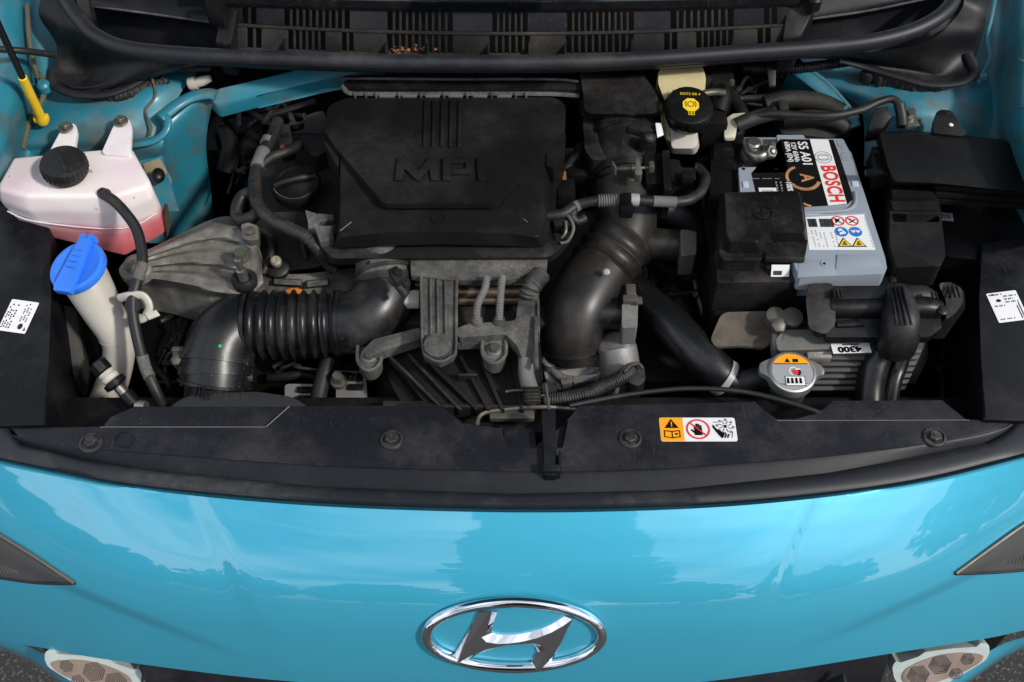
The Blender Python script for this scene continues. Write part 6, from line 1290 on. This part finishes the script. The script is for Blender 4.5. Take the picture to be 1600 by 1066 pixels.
for i, pts in enumerate(([(1376, 545, .79, .0155), (1366, 575, .775, .0165), (1360, 605, .76, .0165), (1358, 650, .74, .0165)], [(1412, 548, .79, .010), (1404, 575, .775, .0095), (1396, 600, .765, .009), (1388, 650, .74, .009)])):
    b = BM(); tube(b, pts, .01, 20, 8); link('cable_sleeve', b, M['hose'], cn_)
for x in (1303, 1309, 1315, 1457, 1463):
    b = BM(); box(b, V(x, 459 if x < 1400 else 462, .858), (.002, .010, .003), .0005); link('lock_tooth', b, M['black'], cn_)

# ---- corrugated conduit behind the brake cap, dark clutter
b = BM(); tube(b, [(1160, 106, .90), (1190, 108, .90), (1240, 107, .90), (1300, 100, .90), (1330, 95, .90)], .0065, 14, 30, rings=36, amp=.0009); lc = link('corrugated_conduit', b, M['black'], ang=80); tag(lc, 'thin corrugated black conduit tucked under the right half of the cowl', 'conduit')
b = BM(); prism(b, P3([(1198, 102, .91), (1213, 102, .91), (1212, 134, .895), (1202, 134, .895)]), (0, 0, -.004), .001); link('conduit_strap', b, M['black'], lc)
gb = thing('gearbox_and_hoses', 'dark jumble of castings and hoses deep in the bay around the radiator hose', 'gearbox', Vector((.15, .9, .60)))
random.seed(21)
def clutter(name, mat_, lst):
    for pts, r in lst:
        b = BM(); tube(b, pts, r, 14, 7); link(name, b, mat_, gb)
clutter('hose', M['deep'], [([(1040, 320, .78), (1080, 340, .77), (1110, 380, .74), (1100, 440, .72)], .014), ([(1010, 400, .74), (1060, 430, .73), (1110, 440, .72)], .012), ([(1045, 400, .72), (1050, 450, .72), (1075, 500, .70)], .016), ([(1160, 470, .74), (1200, 460, .74), (1250, 470, .74)], .012), ([(340, 180, .80), (380, 170, .80), (430, 180, .80)], .010), ([(345, 250, .76), (380, 240, .76), (400, 210, .78)], .014), ([(350, 200, .78), (360, 230, .78), (352, 270, .76)], .012), ([(370, 152, .84), (400, 150, .845), (450, 158, .84)], .0025), ([(1140, 150, .86), (1160, 190, .85), (1120, 240, .82), (1090, 250, .81)], .010), ([(300, 500, .70), (290, 560, .70), (300, 600, .69)], .012), ([(1450, 560, .66), (1500, 590, .65), (1560, 600, .65)], .015), ([(1500, 430, .68), (1480, 500, .66), (1520, 560, .65)], .014)])
clutter('pipe', M['bolt'], [([(1005, 412, .75), (1008, 430, .75), (1010, 462, .745)], .0035), ([(1085, 440, .74), (1095, 480, .73), (1110, 520, .72)], .003)])
for (x, y, z, d) in ((1060, 440, .70, (.05, .06, .03)), (1160, 540, .66, (.08, .06, .04)), (380, 210, .74, (.07, .05, .05)), (430, 160, .80, (.05, .04, .03)), (350, 225, .70, (.04, .08, .05)), (1130, 220, .76, (.04, .06, .04)), (1500, 500, .62, (.09, .14, .04)), (250, 520, .62, (.08, .12, .05)), (1060, 340, .70, (.06, .05, .05))):
    b = BM(); box(b, V(x, y, z), d, .006, rz=random.uniform(-.3, .3)); link('casting_block', b, M['dark_dusty'] if x % 20 else M['deep'], gb)
random.seed(33)
for (x0, y0, x1, y1, z, n_) in ((235, 470, 300, 620, .72, 5), (345, 150, 500, 200, .82, 5), (1005, 390, 1110, 470, .73, 6), (1130, 452, 1210, 482, .77, 3), (1445, 440, 1525, 630, .70, 6), (420, 560, 600, 600, .72, 5), (880, 225, 930, 330, .80, 4), (1110, 120, 1230, 170, .84, 4), (350, 210, 400, 330, .77, 4)):
    for k in range(n_):
        pp = [(random.uniform(x0, x1), random.uniform(y0, y1), z+random.uniform(-.02, .02)) for _ in range(4)]
        pp.sort(key=lambda q: q[0] if (x1-x0) > (y1-y0) else q[1])
        b = BM(); tube(b, pp, random.choice((.0018, .0026, .004)), 8, 8); link('wire', b, random.choice((M['harness'], M['deep'], M['rubber'], M['dark_dusty'])), gb)
    b = BM(); box(b, V((x0+x1)/2+random.uniform(-10, 10), (y0+y1)/2, z), (.016, .012, .012), .002, rz=random.uniform(-1, 1)); link('connector', b, M['black_clean'], gb)
b = BM()
for k in range(9): lathe(b, V(1046+k*.5, 398+k*7, .742), (1, 0, 0), [(.009, -.0015), (.012, 0), (.009, .0015)], 14)
link('spring_boot', b, M['deep'], gb)
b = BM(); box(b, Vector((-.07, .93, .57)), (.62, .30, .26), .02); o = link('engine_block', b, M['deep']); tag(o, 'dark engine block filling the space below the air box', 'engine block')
b = BM(); prism(b, P3([(1445, 425, .74), (1500, 425, .74), (1500, 437, .74), (1445, 437, .74)]), (0, 0, -.01), .002); lathe(b, V(1470, 424, .745), (0, 0, 1), [(.005, 0), (.004, .003)], 10); o = link('support_bar', b, M['dark_dusty']); tag(o, 'narrow dark support bar between the fuse box and the control unit plug', 'bar')
b = BM(); box(b, V(1485, 416, .74), (.008, .012, .006), .002); o = link('plastic_clip', b, M['orange']); tag(o, 'tiny orange clip in the dark right of the battery', 'clip')
# front crossmember and side walls hidden in shade
b = BM(); box(b, (0, .70, .60), (1.1, .05, .30), .006); tag(link('radiator', b, M['deep']), 'dark radiator top hidden behind the black panel', 'radiator')
b = BM(); box(b, (-.64, 1.0, .50), (.08, .75, .60), .01); link('side_structure', b, M['deep'], wl)
b = BM(); box(b, (.66, 1.0, .50), (.08, .75, .60), .01); link('side_structure', b, M['deep'], wr)

# ================================================================== WHAT THE PAINT MIRRORS: open bonnet overhead, trees around, one stand-in for the person at the camera
bn_ = thing('open_bonnet', 'raised teal bonnet above the top edge of the engine bay', 'bonnet', (0, 1.27, .99))
b = BM(); g = []
for i in range(13):
    x = -.68+i*.1133; col = []
    for j in range(9):
        t_ = j/8; col.append(Vector((x*(1-.05*t_), 1.29-.62*t_+.02*math.sin(t_*3), 1.02+.88*t_+.03*math.cos(x*2.2))))
    g.append(col)
gridmesh(b, g); solidify(b, .02); link('bonnet_skin', b, M['paint_bay'], bn_)

def tree(x, y, h, r, seed, lab):
    random.seed(seed)
    t = thing('tree', lab, 'tree', (x, y, 0), 'trees around the car')
    b = BM(); tube(b, [Vector((x, y, 0)), Vector((x+.1, y, h*.4)), Vector((x-.1, y+.1, h*.8))], .16, 8, 3); link('trunk', b, M['brown_dust'], t)
    b = BM()
    for k in range(1500):
        a = random.uniform(0, 6.283); q = random.random()**.5; zz = random.random(); rad = r*q*(math.sin(math.pi*(.15+.8*zz))**.6)
        c = Vector((x+math.cos(a)*rad, y+math.sin(a)*rad, h*(.18+.82*zz)+random.gauss(0, .15)))
        d = Vector((random.gauss(0, 1), random.gauss(0, 1), random.gauss(0, 1))).normalized(); e = d.orthogonal(); s = random.uniform(.14, .34)
        b.faces.new([b.verts.new(c+d*s), b.verts.new(c+e*s*.7), b.verts.new(c-d*s), b.verts.new(c-e*s*.7)])
    link('crown', b, FOL, t, smooth=False)
FOL = mat('foliage', (.030, .055, .018), .7, var=.5, vscale=2)

tree(.6, -7.5, 9.5, 1.5, 1, 'tall narrow leafy shape added in front of the car as stand-in for the person at the camera')  # added unseen stand-in for the person at the camera, shapes the bumper reflection
TL = ['broad leafy tree ahead of the car to the left', 'round leafy tree ahead of the car, left of the narrow stand-in', 'round leafy tree ahead of the car, right of the narrow stand-in', 'low broad tree ahead of the car, far to the right', 'large tree on the right side of the car', 'large tree on the left side ahead of the car', 'broad tree straight left of the car', 'low tree straight right of the car', 'lowest leafy tree between two broad ones', 'distant leafy tree behind the tall narrow stand-in']
for i, (x, y, h, r) in enumerate(((-9, -17, 5.5, 3.2), (-4, -19, 6, 2.6), (4.5, -18, 6.2, 3), (10, -16, 5, 3.2), (16, -11, 6, 3.2), (-17, -14, 3.5, 3.0), (-20, 0, 6, 3), (21, -2, 5, 3), (-13, -15, 4, 3), (-.5, -22, 5, 3))):
    tree(x, y, h, r, 10+i, TL[i])
